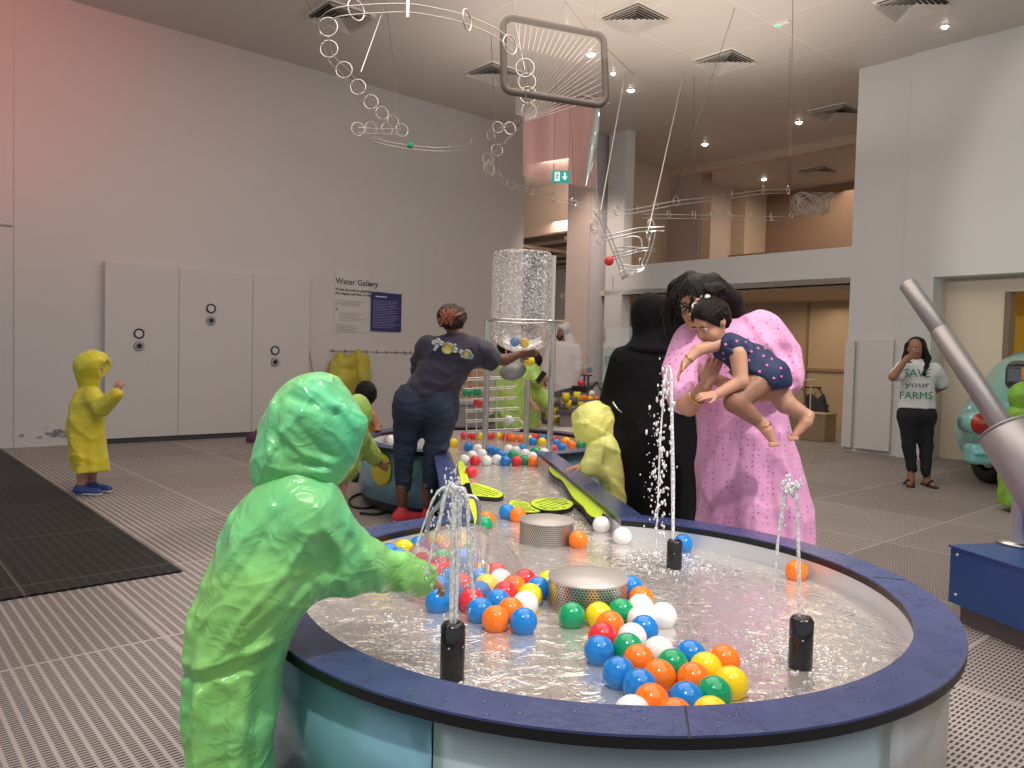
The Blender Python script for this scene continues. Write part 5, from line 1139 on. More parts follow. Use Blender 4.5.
pants = su(.045, su(.08, ell(W(411, 406, d0-.05), (.138, .18, .165)), ell(W(440, 408, d0-.05), (.138, .18, .165)), ell(W(427, 397, d0), (.225, .16, .12))), chain([W(409, 414, d0-.02), W(404, 455, d0), W(403, 486, d0+.05)], [.128, .083, .062]), chain([W(441, 416, d0-.02), W(434, 458, d0-.02), W(430, 489, d0)], [.130, .086, .064]))
gap = cap(W(417, 500, d0-.2), W(420, 448, d0-.16), .03, .012); 
pants = lump(lump(pants, wrk(.006, 14, 1.7, (1, 1, 2.2))), fold_lines([[(396, 436), (406, 440), (418, 437)], [(396, 443), (406, 446), (416, 443)], [(397, 450), (406, 453), (415, 450)], [(424, 440), (436, 444), (450, 440)], [(424, 448), (436, 451), (448, 447)], [(424, 456), (435, 459), (446, 455)], [(397, 480), (404, 483), (411, 480)], [(424, 482), (431, 485), (438, 482)]], d0, .008, .014)); pants = cut(pants, W(415, 494, d0), (0, 0, -1)); skin('jeans', [(pants, .010)], jean, t)
b = MB()
pk = mat('denim_seam', (.010, .014, .03), .8)
for x in (403, 447): MB().tube([W(x-9, 402, d0-.245), W(x-9, 416, d0-.245), W(x, 420, d0-.245), W(x+8, 416, d0-.24), W(x+8, 402, d0-.24)], .003, 5).build('pocket_seam', pk, t)
body = []
hM = axes((.55, .75, -.2)); hc = W(453, 320, d0+.02); body.append((su(.03, head_sdf(hc, hM, 1.0), cap(W(456, 338, d0), W(454, 328, d0+.02), .062, .055)), .009))
body.append((chain([W(488, 358, d0+.05), W(505, 360, d0+.10), W(519, 354.5, d0+.12)], [.056, .045, .030]), .008))
for hp in hand_parts(W(518, 354.8, d0+.12), (1, .05, .12), (.2, .6, .5), 1.0, .25, -1): body.append((hp, .005))
for k, (x, kx) in enumerate(((402, 0), (428, -.05))):
    a_ = W(x, 500, d0+.05+kx); body.append((chain([W(x, 486, d0+.03+kx), W(x, 503, d0+.05+kx)], [.046, .040]), .008)); a_.z = .10
    shoe_mesh(t, a_, (a_.x+.17-.12*k, a_.y+.06-.13*k, .035), 1.05, mat('red_sneaker', (.62, .045, .05), .6), sole_w, 'sneaker')
body += [(chain([W(456, 334, d0), W(455, 350, d0), W(430, 395, d0-.02)], [.06, .07, .08]), .014), (chain([W(468, 352, d0), W(482, 356, d0+.03), W(490, 359, d0+.06)], [.06, .055, .05]), .012), (cap(W(452, 352, d0), W(470, 352, d0), .05), .012)]
for x, kx in ((402, 0), (428, -.05)): body.append((chain([W(427, 398, d0), W(x+6, 420, d0), W(x+2, 455, d0), W(x, 488, d0+.03+kx)], [.06, .055, .035, .030]), .014))
skin('body', body, skins['dark'], t)
hair = su(.03, ell(W(452, 317, d0+.0), (.112, .12, .105), hM), ell(W(447, 317, d0-.08), (.075, .06, .075))); hair = sub(hair, cap(W(470, 330, d0-.12), W(470, 322, d0+.2), .045), .02)
ho = skin('braided_hair', [(lump(hair, wrk(.009, 34, .2)), .007)], mat('dark_braids', (.035, .015, .010), .6, bump=(90, .6)), t)
rd = random.Random(21); br = mat('copper_braid', (.30, .10, .05), .6, bump=(120, .6))
for k in range(16):
    a0 = W(440+rd.uniform(-2, 14), 322+rd.uniform(-3, 5), d0-.125); a1 = W(446+rd.uniform(-6, 16), 311+rd.uniform(-3, 3), d0-.12)
    MB().tube(spline([a0, (a0+a1)/2+Vector((rd.uniform(-.02, .02), -.025, .01)), a1], 4), .0085, 6).build('braid', br, ho)
# print on the back of the shirt
pw = mat('print_white_shirt', (.78, .80, .80), .6); py_ = mat('print_yellow', (.75, .68, .22), .6); pgy = mat('print_bluegrey', (.45, .55, .65), .6)
def disc_on(x, y, r, m, dy=-.19, name='printed_disc'): p = W(x, y, d0+dy); return MB().lathe([(.0001, .0), (r, .0), (r, .02)], p, 20, Matrix.Rotation(math.pi/2+.15, 3, 'X')).build(name, m, t)
prn = thing  # (kept simple: the print is part of the shirt)
for (x, y, r, m) in ((434, 342, .016, pw), (438, 340.5, .018, pw), (441.5, 343, .016, pw), (437, 346, .015, pw), (435, 349, .012, pw), (448, 348.5, .046, pw), (448, 348.5, .036, py_), (455.5, 350, .018, pw), (455, 345, .010, pw), (461, 351.5, .014, pw), (467, 354, .034, pw), (467, 353.5, .022, py_), (471, 356.5, .018, pgy), (462.5, 355.5, .014, pw)): disc_on(x, y, r, m, -.172 if m is not py_ else -.176)

# ---- little child in light green behind, squatting beside the yellow disc
d0 = 6.0; pm = pxr(d0)
lg = mat('lime_raincoat', (.42, .54, .12), .38, crease=(5, .22), mottle=((.36, .58, .12), 3, .4, .6))
t = person(345, 440, d0, 'child in lime green hooded raincoat reaching for the yellow disc behind the big coat')
coat = su(.06, cap(W(350, 430, d0), W(338, 462, d0-.02), .12, .17), ell(W(336, 466, d0), (.18, .19, .085)), chain([W(357, 434, d0-.05), W(366, 448, d0+.08), W(380, 464, d0+.22)], [.092, .080, .056]))
coat = cut(coat, W(380, 463, d0+.22), (.6, 0, -.7)); skin('raincoat', [(lump(coat, wrk(.008, 12, 1.1)), .011)], lg, t)
hood = su(.04, ell(W(357, 411, d0), (.106, .13, .135)), ell(W(363, 417, d0), (.076, .12, .097)), cap(W(352, 424, d0), W(350, 432, d0), .086)); skin('hood', [(sub(lump(hood, wrk(.006, 15, .3)), ell(W(373, 418, d0+.06), (.03, .08, .07)), .01), .009)], lg, t)
body = [(head_sdf(W(357, 413, d0), axes((.75, .55, -.3)), .80), .010), (cap(W(354, 424, d0), W(346, 445, d0), .04, .08), .012)]
for k, x in enumerate((332, 341)):
    kn = W(x+2, 473, d0-.14+.1*k); an = Vector((kn.x-.05, kn.y+.05, .08)); body.append((chain([W(337, 462, d0), kn, an], [.08, .060, .036]), .010)); shoe_mesh(t, an, (an.x+.12, an.y, .03), .8, shoe_b, sole_w)
for hp in hand_parts(W(380, 464.5, d0+.22), (.6, .2, -.4), (.3, .8, 0), .78, .8, 1): body.append((hp, .005))
body += [(chain([W(346, 445, d0), W(337, 462, d0)], [.07, .08]), .014), (chain([W(352, 434, d0), W(366, 448, d0+.08), W(380, 464, d0+.22)], [.05, .045, .03]), .012)]
skin('body', body, skins['tan'], t)
dd_ = W(381, 469, 6.33); nd = Vector((dd_.x-C2.x, dd_.y-C2.y, 0)).normalized(); t = thing('yellow_disc', dd_, 'round yellow plastic disc on the side of the far basin held by a child', 'disc')
qm = nd.to_track_quat('Z', 'Y').to_matrix(); MB().lathe([(.0001, -.014), (.125, -.014), (.142, 0), (.125, .014), (.0001, .014)], dd_, 32, qm).build('disc', mat('disc_yellow', (.80, .68, .05), .35), t)
MB().tube([dd_-nd*.002, dd_-nd*.06], .022, 10).build('axle', steel, t)
# ---- dark haired child in an orange vest
d0 = 8.0; pm = pxr(d0)
t = person(366, 440, d0, 'dark haired child in an orange vest standing behind the lime green child')
org = mat('orange_cloth', (.85, .33, .02), .6, bump=(14, .3)); blkc = mat('black_cloth', (.015, .015, .018), .8, bump=(14, .2))
bodyx = [(chain([W(365, 410, d0), W(364, 450, d0)], [.06, .07]), .014), (chain([W(365, 416, d0), W(373, 420, d0-.05)], [.05, .045]), .012)]+[(cap(W(364, 450, d0), W(x_, 460, d0), .06, .05), .012) for x_ in (356, 369)]
skin('vest', [(lump(stack([sec(408, 357, 372, 0, .08), sec(416, 353, 377, 0, .12), sec(440, 352, 376, 0, .13, .03), sec(462, 351, 375, 0, .14, .05)]), wrk(.006, 12, .4)), .011)], org, t)
body = [(su(.03, head_sdf(W(366, 395, d0), axes((.45, .6, -.35)), 1.05), cap(W(365, 404, d0), W(365, 414, d0), .045, .06)), .010)]
body.append((chain([W(373, 418, d0-.05), W(378, 426, d0-.25), W(377, 428, d0-.48)], [.045, .036, .026]), .009))
for hp in hand_parts(W(377, 428, d0-.48), (.25, -.9, 0), (0, 0, -1), .8, .2, 1): body.append((hp, .006))
for k, x in enumerate((355, 368)):
    an = W(x, 477, d0-.02); an.z = .09; body.append((chain([W(x+1, 455, d0), W(x, 468, d0), an], [.065, .05, .035]), .010)); shoe_mesh(t, an, (an.x+.03, an.y-.15, .03), .9, shoe_b, shoe_b)
body += bodyx
skin('body', body, skins['brown'], t)
skin('hair', [(lump(sub(ell(W(366, 393, d0), (.115, .13, .13)), ell(W(372, 402, d0+.13), (.11, .10, .09)), .02), wrk(.005, 40, 1)), .008)], hairm, t)

# ---- child in pale yellow raincoat leaning on the right channel rim
d0 = 4.95; pm = pxr(d0)
py2 = mat('pale_yellow_raincoat', (.86, .82, .22), .38, crease=(6, .22), mottle=((.70, .72, .22), 3, .4, .6))
t = person(616, 470, d0, 'child in pale yellow hooded raincoat bending over the right channel rim')
coat = stack([sec(430, 598, 612, 0, .07), sec(440, 595, 619, 0, .11), sec(460, 597, 624, 0, .13, .02), sec(490, 600, 628, 0, .14, .03), sec(530, 600, 630, 0, .145, .05), sec(556, 600, 632, 0, .15, .06)])
coat = su(.04, coat, chain([W(602, 444, d0-.05), W(596, 456, d0-.08), W(589, 468, d0-.10)], [.085, .07, .06]), cap(W(590, 466, d0-.1), W(602, 471, d0-.08), .055, .05)); skin('raincoat', [(lump(coat, wrk(.009, 13, .2)), .009)], py2, t)
hood = su(.05, ell(W(593, 421, d0), (.135, .14, .135)), ell(W(590, 432, d0), (.10, .12, .09)), cap(W(602, 436, d0), W(606, 444, d0), .09)); hood = sub(hood, ell(W(584, 446, d0+.05), (.08, .10, .07)), .02); skin('hood', [(lump(hood, wrk(.009, 15, 1.3)), .008)], py2, t)
body = [(head_sdf(W(593, 424, d0), axes((-.6, .1, -.6)), .82), .009), (cap(W(598, 434, d0), W(608, 452, d0), .04, .08), .012)]
for k, x in enumerate((611, 622)):
    an = W(x, 560, d0+.03); an.z = .08; body.append((chain([W(x, 500, d0), W(x, 540, d0), an], [.07, .05, .035]), .010)); shoe_mesh(t, an, (an.x-.11, an.y-.02, .03), .85, shoe_b, sole_w)
for hp in hand_parts(W(583, 466, d0-.08), (-.9, -.1, -.15), (0, .1, -1), .75, .3, 1): body.append((hp, .005))
body += inner(W(608, 450, d0), W(614, 495, d0), [W(611, 505, d0), W(622, 505, d0)], d0)+[(chain([W(606, 446, d0), W(596, 456, d0-.08), W(584, 466, d0-.08)], [.05, .045, .028]), .012)]
skin('body', body, skins['tan'], t)

# ---- woman in black abaya and headscarf
d0 = 5.0; pm = pxr(d0)
aba = mat('black_abaya', (.006, .006, .007), .8, spec=.2, crease=(2.5, .2))
t = person(655, 480, d0, 'woman in a black abaya and headscarf seen from behind beside the channel')
ab = stack([sec(336, 640, 668, 0, .09), sec(346, 626, 684, 0, .13), sec(360, 618, 692, 0, .17), sec(385, 614, 694, 0, .19, .01), sec(420, 609, 695, 0, .20, .015), sec(460, 607, 696, 0, .22, .03), sec(510, 614, 697, 0, .24, .045), sec(560, 612, 700, 0, .26, .055)]+[(.012, W(656, 560, d0).x, d0, .30, .27, .06)])
ab = su(.05, ab, chain([W(624, 362, d0+.05), W(616, 400, d0+.08), W(612, 438, d0-.02)], [.10, .10, .10]))
skin('abaya', [(lump(ab, wrk(.007, 8, 1.3, (1, 1, .5)), .03), .012)], aba, t)
hj = su(.06, ell(W(650, 313, d0), (.125, .135, .135)), cap(W(650, 325, d0), W(652, 345, d0), .10, .13), ell(W(655, 350, d0), (.20, .17, .07)), cap(W(672, 335, d0-.1), W(690, 380, d0-.06), .06, .05))
skin('headscarf', [(lump(hj, wrk(.006, 12, .4, (1, 1, .8))), .009)], aba, t)
body = [(su(.03, head_sdf(W(653, 313, d0+.03), axes((.5, .8, -.1)), 1.0), cap(W(652, 325, d0), W(652, 345, d0), .05, .06)), .011)]
for x in (640, 670):
    an = W(x, 560, d0); an.z = .08; body.append((chain([W(x, 440, d0), W(x, 500, d0), an], [.09, .06, .04]), .014)); shoe_mesh(t, an, (an.x-.02, an.y+.16, .03), .95, shoe_b, shoe_b)
for hp in hand_parts(W(612, 445, d0-.05), (-.1, -.3, -.9), (.6, .6, 0), .95, .6, 1): body.append((hp, .006))
body += inner(W(652, 345, d0), W(655, 430, d0), [W(642, 445, d0), W(668, 445, d0)], d0)+[(chain([W(650, 350, d0), W(624, 362, d0+.05), W(616, 400, d0+.08), W(612, 444, d0-.05)], [.06, .05, .045, .03]), .014)]
skin('body', body, skins['tan'], t)
MB().tube(spline([W(613, 402, d0-.10), W(617, 408, d0-.12), W(624, 414, d0-.12), W(630, 417, d0-.13)], 4), .006, 6).build('silver_bangle', chrome, t)

# ---- woman in the pink dress holding the baby
d0 = 4.12; pm = pxr(d0)
pinkm = mat('pink_cotton', (.76, .36, .60), .6, crease=(3, .16), sheen=.1, dots=((.48, .16, .42), 36, .22))
t = person(748, 470, d0, 'woman in a long pink patterned dress and glasses bending to hold a baby')
dr = stack([sec(322, 716, 760, .02, .12), sec(334, 690, 776, 0, .16), sec(350, 684, 784, 0, .20), sec(380, 690, 784, 0, .22), sec(410, 696, 786, 0, .23, .01), sec(440, 698, 792, 0, .24, .018), sec(480, 698, 803, 0, .25, .035), sec(520, 699, 810, 0, .26, .05), sec(570, 696, 814, 0, .27, .06)]+[(.05, W(755, 600, d0).x, d0, .36, .29, .05)])
dr = su(.06, dr, ell(W(742, 346, d0), (.25, .19, .14)), chain([W(762, 334, d0), W(778, 358, d0-.02), W(784, 376, d0-.12), W(772, 385, d0-.24)], [.120, .112, .100, .080]), chain([W(692, 340, d0-.02), W(681, 372, d0-.10), W(684, 398, d0-.20)], [.105, .10, .088]))
dr = sub(dr, cap(W(765, 384, d0-.34), W(776, 386, d0-.22), .058), .012)
neck = W(712, 326, d0-.06)
dr = lump(dr, fold_lines([[(716, 430), (712, 480), (710, 560)], [(728, 425), (724, 480), (724, 560)], [(742, 430), (741, 480), (742, 560)], [(754, 428), (757, 490), (760, 560)], [(768, 430), (774, 490), (779, 560)], [(780, 435), (788, 490), (795, 560)],
    [(772, 322), (785, 350), (786, 385)], [(758, 326), (770, 350), (776, 380)], [(690, 352), (678, 385)], [(700, 352), (690, 392)], [(742, 318), (752, 340), (770, 362)]], d0, .020, .026), .04)
skin('dress', [(lump(dr, wrk(.009, 9, .9, (1, 1, .7)), .03), .0095)], pinkm, t)
body = []
hc = W(697, 303, d0-.16); fwd = Vector((-.52, -.74, -.40)); hM = axes(fwd)
body.append((su(.04, head_sdf(hc, hM, 1.08), cap(W(722, 326, d0-.02), W(708, 312, d0-.10), .065, .055)), .0065))
hand = W(706, 392, d0-.40)
body += [(chain([W(735, 345, d0), W(694, 345, d0-.02), W(683, 372, d0-.10), W(683, 398, d0-.20)], [.06, .06, .055, .05]), .014), (chain([W(735, 345, d0), W(762, 338, d0), W(776, 360, d0-.04), W(778, 387, d0-.22)], [.06, .06, .055, .05]), .014)]
body.append((chain([W(683, 398, d0-.20), W(689, 406, d0-.30), W(708, 382, d0-.44)], [.055, .050, .030]), .008))
for hp in hand_parts(W(707, 384, d0-.44), (.25, .02, .8), (.3, .75, .05), 1.0, .55, 1): body.append((hp, .0045))
body.append((chain([W(778, 387, d0-.22), W(762, 393, d0-.34), W(741, 386, d0-.45)], [.052, .045, .030]), .008))
for hp in hand_parts(W(743, 387, d0-.45), (-.9, .1, .15), (-.1, .6, .7), 1.0, .5, -1): body.append((hp, .0045))
for x in (735, 775):
    an = W(x, 620, d0); an.z = .085; body.append((chain([W(728, 332, d0), W(745, 360, d0), W(748, 410, d0), W(x, 450, d0)], [.06, .09, .09, .08]), .016)); body.append((chain([W(x, 450, d0), W(x, 540, d0), an], [.10, .065, .042]), .014)); body.append((foot_sdf(an, (an.x-.05, an.y-.19, .03)), .008))
skin('body', body, skins['light'], t)
face_bits(t, hc, hM, 1.08)
S_, F_, U_ = [Vector(r) for r in hM]; L = lambda x, y, z: hc+(S_*x+F_*y+U_*z)*1.08
gl = thing  # glasses are worn: a thing of their own
g_ = thing('eyeglasses', L(0, .11, .01), 'black framed eyeglasses worn by the woman in pink', 'glasses')
for x in (-.034, .034):
    b = MB(); b.torus(L(x, .112, .010), .027*1.08, .0025, F_, 22, 6); b.build('lens_rim', black, g_); MB().lathe([(.0001, 0), (.026*1.08, 0)], L(x, .112, .010), 20, F_.to_track_quat('Z', 'Y').to_matrix()).build('lens', clear_mat('glasses_lens', (.93, .93, .94), .03, .1), g_)
    sx = -1 if x < 0 else 1; MB().tube([L(x+sx*.026, .112, .014), L(sx*.078, .07, .012), L(sx*.084, -.01, .005)], .0025, 5).build('temple_arm', black, g_)
MB().tube([L(-.009, .114, .014), L(0, .118, .018), L(.009, .114, .014)], .0025, 5).build('nose_bridge', black, g_)
# hair: a cap swept back, long falls on both sides
hv = su(.035, ell(L(0, -.03, .045), (.098, .115, .092), hM), ell(L(0, -.07, -.01), (.10, .09, .12), hM))
fall1 = chain([L(.075, .045, .07), L(.092, .05, .0), L(.095, .045, -.09), L(.09, .03, -.18)], [.034, .034, .036, .022])
fall0 = chain([L(-.07, .0, .07), L(-.09, -.04, .0), L(-.09, -.05, -.09), L(-.08, -.05, -.16)], [.030, .032, .032, .02])
mane = chain([W(712, 284, d0-.06), W(733, 300, d0-.03), W(741, 318, d0-.02), W(733, 326, d0-.02)], [.060, .048, .038, .022])
left_ = chain([W(690, 277, d0-.10), W(674, 287, d0-.02), W(668, 312, d0+.02), W(670, 346, d0+.04)], [.036, .034, .034, .018])
hv = su(.03, hv, mane, left_); hv = sub(hv, ell(L(0, .135, -.03), (.094, .105, .100), hM), .012)
hv2 = chain([W(690, 300, d0+.0), W(680, 330, d0+.02), W(682, 352, d0+.02)], [.05, .05, .03])
hv = su(.02, hv, hv2)
ho = skin('long_hair', [(lump(hv, wrk(.003, 60, .6, (1, 1, .25))), .0055)], hairm, t)
rd = random.Random(8)
for k in range(9):                       # loose strands
    x = rd.uniform(668, 682); a_ = W(x+rd.uniform(8, 16), 277+rd.uniform(-3, 4), d0-.22); c_ = W(x-rd.uniform(0, 3), 318+rd.uniform(-5, 22), d0-.21); m_ = W(x-1, 298, d0-.25)
    MB().tube(spline([a_, m_, c_], 5), [.004]*9+[.003, .001] if False else .0028, 5).build('strand', hairm, ho)
for k in range(10):
    MB().tube(spline([L(rd.uniform(-.03, .04), .05, .115), L(rd.uniform(-.05, .06), .112, .06), L(rd.uniform(-.06, .07), .118, rd.uniform(-.02, .03))], 5), .0026, 5).build('strand', hairm, ho)
# gold bracelet
w0 = W(695, 396, d0-.36); MB().torus(W(697, 397, d0-.37), .040, .0035, (Vector(W(708, 382, d0-.44))-Vector(W(689, 406, d0-.30))).normalized(), 24, 6).build('gold_bracelet', mat('gold', (.75, .50, .12), .25, 1), t)

# ---- the baby
db = d0-.50
t = thing('person', W(745, 385, db), 'baby in a navy dress with pink dots carried in the woman in pink dress arms', 'person')
nv = mat('navy_dotted_dress', (.016, .026, .085), .7, bump=(18, .25))
hc = W(711, 322, db-.02); fwd = Vector((-.66, -.34, -.62)); hM = axes(fwd); S_, F_, U_ = [Vector(r) for r in hM]; sb = .88
L = lambda x, y, z: hc+(S_*x+F_*y+U_*z)*sb
body = [(su(.02, head_sdf(hc, hM, sb), ell(L(.03, .06, -.04), (.028, .022, .026), hM), ell(L(-.03, .06, -.04), (.028, .022, .026), hM)), .005)]
tor = su(.03, cap(W(724, 346, db+.03), W(766, 376, db+.06), .062, .085), cap(W(716, 336, db), W(726, 346, db+.02), .032, .04))
limbs = [chain([W(718, 344, db-.02), W(698, 350, db-.07), W(685, 363, db-.10)], [.034, .027, .020]), chain([W(738, 354, db-.09), W(741, 381, db-.12), W(716, 395, db-.14)], [.040, .033, .021]),
    chain([W(756, 384, db-.02), W(735, 402, db-.10), W(762, 424, db-.06)], [.070, .050, .028]), chain([W(774, 386, db+.08), W(786, 404, db+.04), W(808, 416, db+.02)], [.064, .046, .027]),
    chain([W(762, 424, db-.06), W(767, 430, db-.07), W(774, 443, db-.08)], [.028, .026, .016]), chain([W(808, 416, db+.02), W(806, 422, db+.01), W(794, 436, db)], [.028, .027, .017])]
for l_ in limbs[:4]: body.append((l_, .006))
body[0:1] = [(su(.02, body[0][0], tor), .0055)]
body.append((su(.01, *limbs[2:3], limbs[4]), .006)); body.append((su(.01, limbs[3], limbs[5]), .006))
for k in range(5):
    for (tx, ty, dd, dx) in ((774, 443, -.09, .004), (793, 437, -.01, .004)): p = W(tx, ty, db+dd); body.append((cap(p+Vector((-.018+.009*k, -.004, 0)), p+Vector((-.018+.009*k, -.008, -.014+.001*k)), .0065), .004))
for hp in hand_parts(W(686, 362, db-.10), (-.5, -.1, -.85), (.5, -.2, -.3), .60, .35, 1): body.append((hp, .0035))
for hp in hand_parts(W(718, 394.5, db-.14), (-.95, -.05, -.10), (-.1, .5, -.7), .62, .2, 1, .16): body.append((hp, .0035))
skin('body', body, skins['light'], t)
face_bits(t, hc, hM, sb)
ds = su(.04, cap(W(726, 348, db+.0), W(752, 362, db+.02), .068, .095), ell(W(764, 372, db+.03), (.125, .12, .085)), ell(W(772, 380, db+.04), (.085, .11, .055)), cap(W(736, 348, db-.07), W(730, 342, db+.08), .050, .045))
ds = cut(ds, W(782, 391, db), (.25, 0, -1)); ds = lump(ds, wrk(.010, 17, .3, (1, 1, .6))); do = skin('dress', [(ds, .0065)], nv, t)
skin('ruffle_sleeve', [(lump(ell(W(738, 352, db-.085), (.058, .035, .028)), wrk(.007, 30, .5)), .005)], nv, t)
rd = random.Random(2); dot = mat('pink_dot', (.75, .18, .35), .6); k = 0
import mathutils
dg = mathutils.bvhtree.BVHTree.FromPolygons([v.co.copy() for v in do.data.vertices], [p.vertices[:] for p in do.data.polygons]); off = Vector(t.location)
for i in range(120):
    x, y = rd.uniform(722, 784), rd.uniform(340, 392); r = Vector(ray(x, y)); hit = dg.ray_cast(Vector((0, 0, EYE))-off, r.normalized())
    if hit[0] is None: continue
    if any((hit[0]-q).length < .036 for q in dots) if i and 'dots' in globals() and dots else False: continue
    if 'dots' not in globals(): dots = []
    dots.append(hit[0].copy()); n_ = hit[1]; M4 = n_.to_track_quat('Z', 'Y').to_matrix()
    MB().lathe([(.0001, .0015), (.0065, .0015), (.0068, -.002)], hit[0]+off, 10, M4).build('dot', dot, do)
    if len(dots) > 26: break
bh = su(.02, ell(L(0, -.018, .038), (.080, .094, .082), hM), ell(L(0, -.06, -.005), (.066, .050, .07), hM)); bh = sub(bh, ell(L(0, .10, -.02), (.075, .065, .085), hM), .02)
pt = chain([L(0, -.05, .10), L(.0, -.09, .135), L(-.01, -.14, .11), L(-.01, -.16, .05)], [.030, .034, .032, .012])
ho = skin('hair', [(lump(su(.012, bh, pt), wrk(.0035, 55, .6)), .005)], hairm, t)
wc = mat('white_hair_clip', (.85, .85, .86), .25)
p = L(.045, .00, .108); MB().torus(p, .014, .0045, (-.2, -.9, .3), 18, 6).build('hair_clip', wc, ho); p = L(-.02, -.045, .125); MB().sphere(p, .015, 12, 8, (1, .7, 1)).build('hair_clip', wc, ho); MB().sphere(L(.02, -.05, .125), .012, 12, 8).build('hair_clip', wc, ho)
gold = mat('gold')
MB().torus(W(764.5, 425.5, db-.065), .031, .003, (.25, -.05, -.9), 24, 6).build('gold_anklet', gold, t); MB().torus(W(806, 417, db+.02), .031, .003, (.8, 0, -.4), 24, 6).build('gold_anklet', gold, t); MB().torus(W(689, 358.5, db-.095), .024, .003, (.6, 0, .6), 20, 6).build('bangle', gold, t)

# ---- woman with the green lettering on her shirt
d0 = 8.60; pm = pxr(d0)
t = person(914, 420, d0, 'woman in white shirt with green lettering and black trousers covering her mouth')
tee = mat('white_tee', (.72, .73, .72), .8, bump=(12, .2)); blt = mat('black_trousers', (.012, .013, .018), .85, bump=(14, .2))
sh_ = stack([sec(359, 909, 922, 0, .07), sec(364, 901, 933, 0, .11), sec(374, 901, 935, 0, .13), sec(390, 901, 934, 0, .135, .01), sec(408, 899, 935, 0, .14, .015)])
sh_ = su(.05, sh_, chain([W(903, 368, d0), W(898, 374, d0-.12)], [.085, .08]), chain([W(934, 370, d0), W(941, 382, d0+.06)], [.085, .08])); so1 = skin('shirt', [(lump(sh_, wrk(.006, 10, .5)), .010)], tee, t)
pn = su(.06, ell(W(911, 414, d0), (.145, .14, .12)), ell(W(922, 415, d0), (.145, .14, .12)), chain([W(908, 418, d0), W(909, 446, d0), W(912, 470, d0)], [.105, .075, .050]), chain([W(924, 418, d0), W(926, 446, d0), W(926, 473, d0-.05)], [.105, .075, .050]))
skin('trousers', [(cut(lump(pn, wrk(.006, 12, .9)), W(915, 404, d0), (0, 0, 1)), .010)], blt, t)
hM = axes((-.15, -1, -.12)); hc = W(915, 349, d0-.02); body = [(su(.03, head_sdf(hc, hM, .98), cap(W(916, 357, d0), W(916, 364, d0), .055, .06)), .008)]
body += [(chain([W(899, 370, d0-.08), W(893, 377, d0-.18), W(904, 362, d0-.22)], [.055, .045, .032]), .008), (chain([W(941, 378, d0+.06), W(943, 386, d0+.08), W(934, 392, d0+.20)], [.048, .042, .03]), .009)]
for hp in hand_parts(W(904, 361, d0-.22), (.75, .05, .55), (.1, .95, .0), .95, .35, -1): body.append((hp, .005))
for k, x in enumerate((911, 927)):
    an = W(x, 478, d0-.03*k); an.z = .09; toe = (an.x-.10+.08*k, an.y-.17, .03); body.append((su(.02, cap(W(x, 472, d0-.04*k), an, .038, .036), foot_sdf(an, toe)), .008))
    sd_ = MB(); g0 = Vector((an.x, an.y+.05, .006)); g1 = Vector((toe[0], toe[1]-.03, .006)); o = skin('sandal', [(cut(cut(su(.02, cap(g0, g0.lerp(g1, .5), .042, .046), cap(g0.lerp(g1, .5), g1, .046, .042)), (0, 0, .016), (0, 0, 1)), (0, 0, .003), (0, 0, -1)), .006)], shoe_b, t)
    MB().tube([(toe[0]-.045, toe[1]+.05, .02), (toe[0]-.02, toe[1]+.03, .065), (toe[0]+.02, toe[1]+.06, .07), (toe[0]+.045, toe[1]+.09, .02)], .012, 6).build('strap', shoe_b, o)
body += [(chain([W(916, 360, d0), W(916, 380, d0), W(916, 412, d0)], [.06, .08, .09]), .016), (chain([W(916, 370, d0), W(902, 368, d0-.03), W(899, 371, d0-.08)], [.06, .05, .05]), .014), (chain([W(916, 370, d0), W(934, 370, d0), W(941, 378, d0+.06)], [.06, .05, .05]), .014)]
for x in (911, 926): body.append((chain([W(916, 412, d0), W(x-.5, 445, d0), W(x+.5, 470, d0-.02)], [.06, .040, .030]), .014))
skin('body', body, skins['brown'], t); face_bits(t, hc, hM, .98)
hr = su(.03, ell(W(916, 345.5, d0+.02), (.098, .105, .10)), chain([W(921, 346, d0), W(926, 358, d0-.02), W(924, 374, d0-.13)], [.05, .055, .025]), chain([W(909, 346, d0+.03), W(906, 358, d0+.03), W(907, 366, d0-.02)], [.045, .045, .02]), cap(W(917, 350, d0+.08), W(917, 372, d0+.12), .09, .07))
hr = sub(hr, ell(W(913.5, 351, d0-.11), (.066, .075, .088)), .012); skin('long_hair', [(lump(hr, wrk(.005, 30, .4, (1, 1, .3))), .008)], hairm, t)
gr = mat('green_print', (.01, .18, .09), .6); gp_ = mat('grey_print', (.15, .15, .15), .6)
def tee_text(body_, px, py, size, m_, bold=0, sx=1):
    p = W(px, py, d0-.163); M4 = face_matrix(p, (1, 0, .01)); cu_ = text(body_, size, Matrix.Translation(-t.location) @ M4, t, 'shirt_lettering', m_, .001, 'CENTER', bold, sx)
tee_text('SAVE', 917, 377, .125, gr, 0, 1.05); tee_text('your', 917.5, 387, .085, gp_, .001, 1.7); tee_text('FARMS', 916, 399, .115, gr, 0, 1.08)

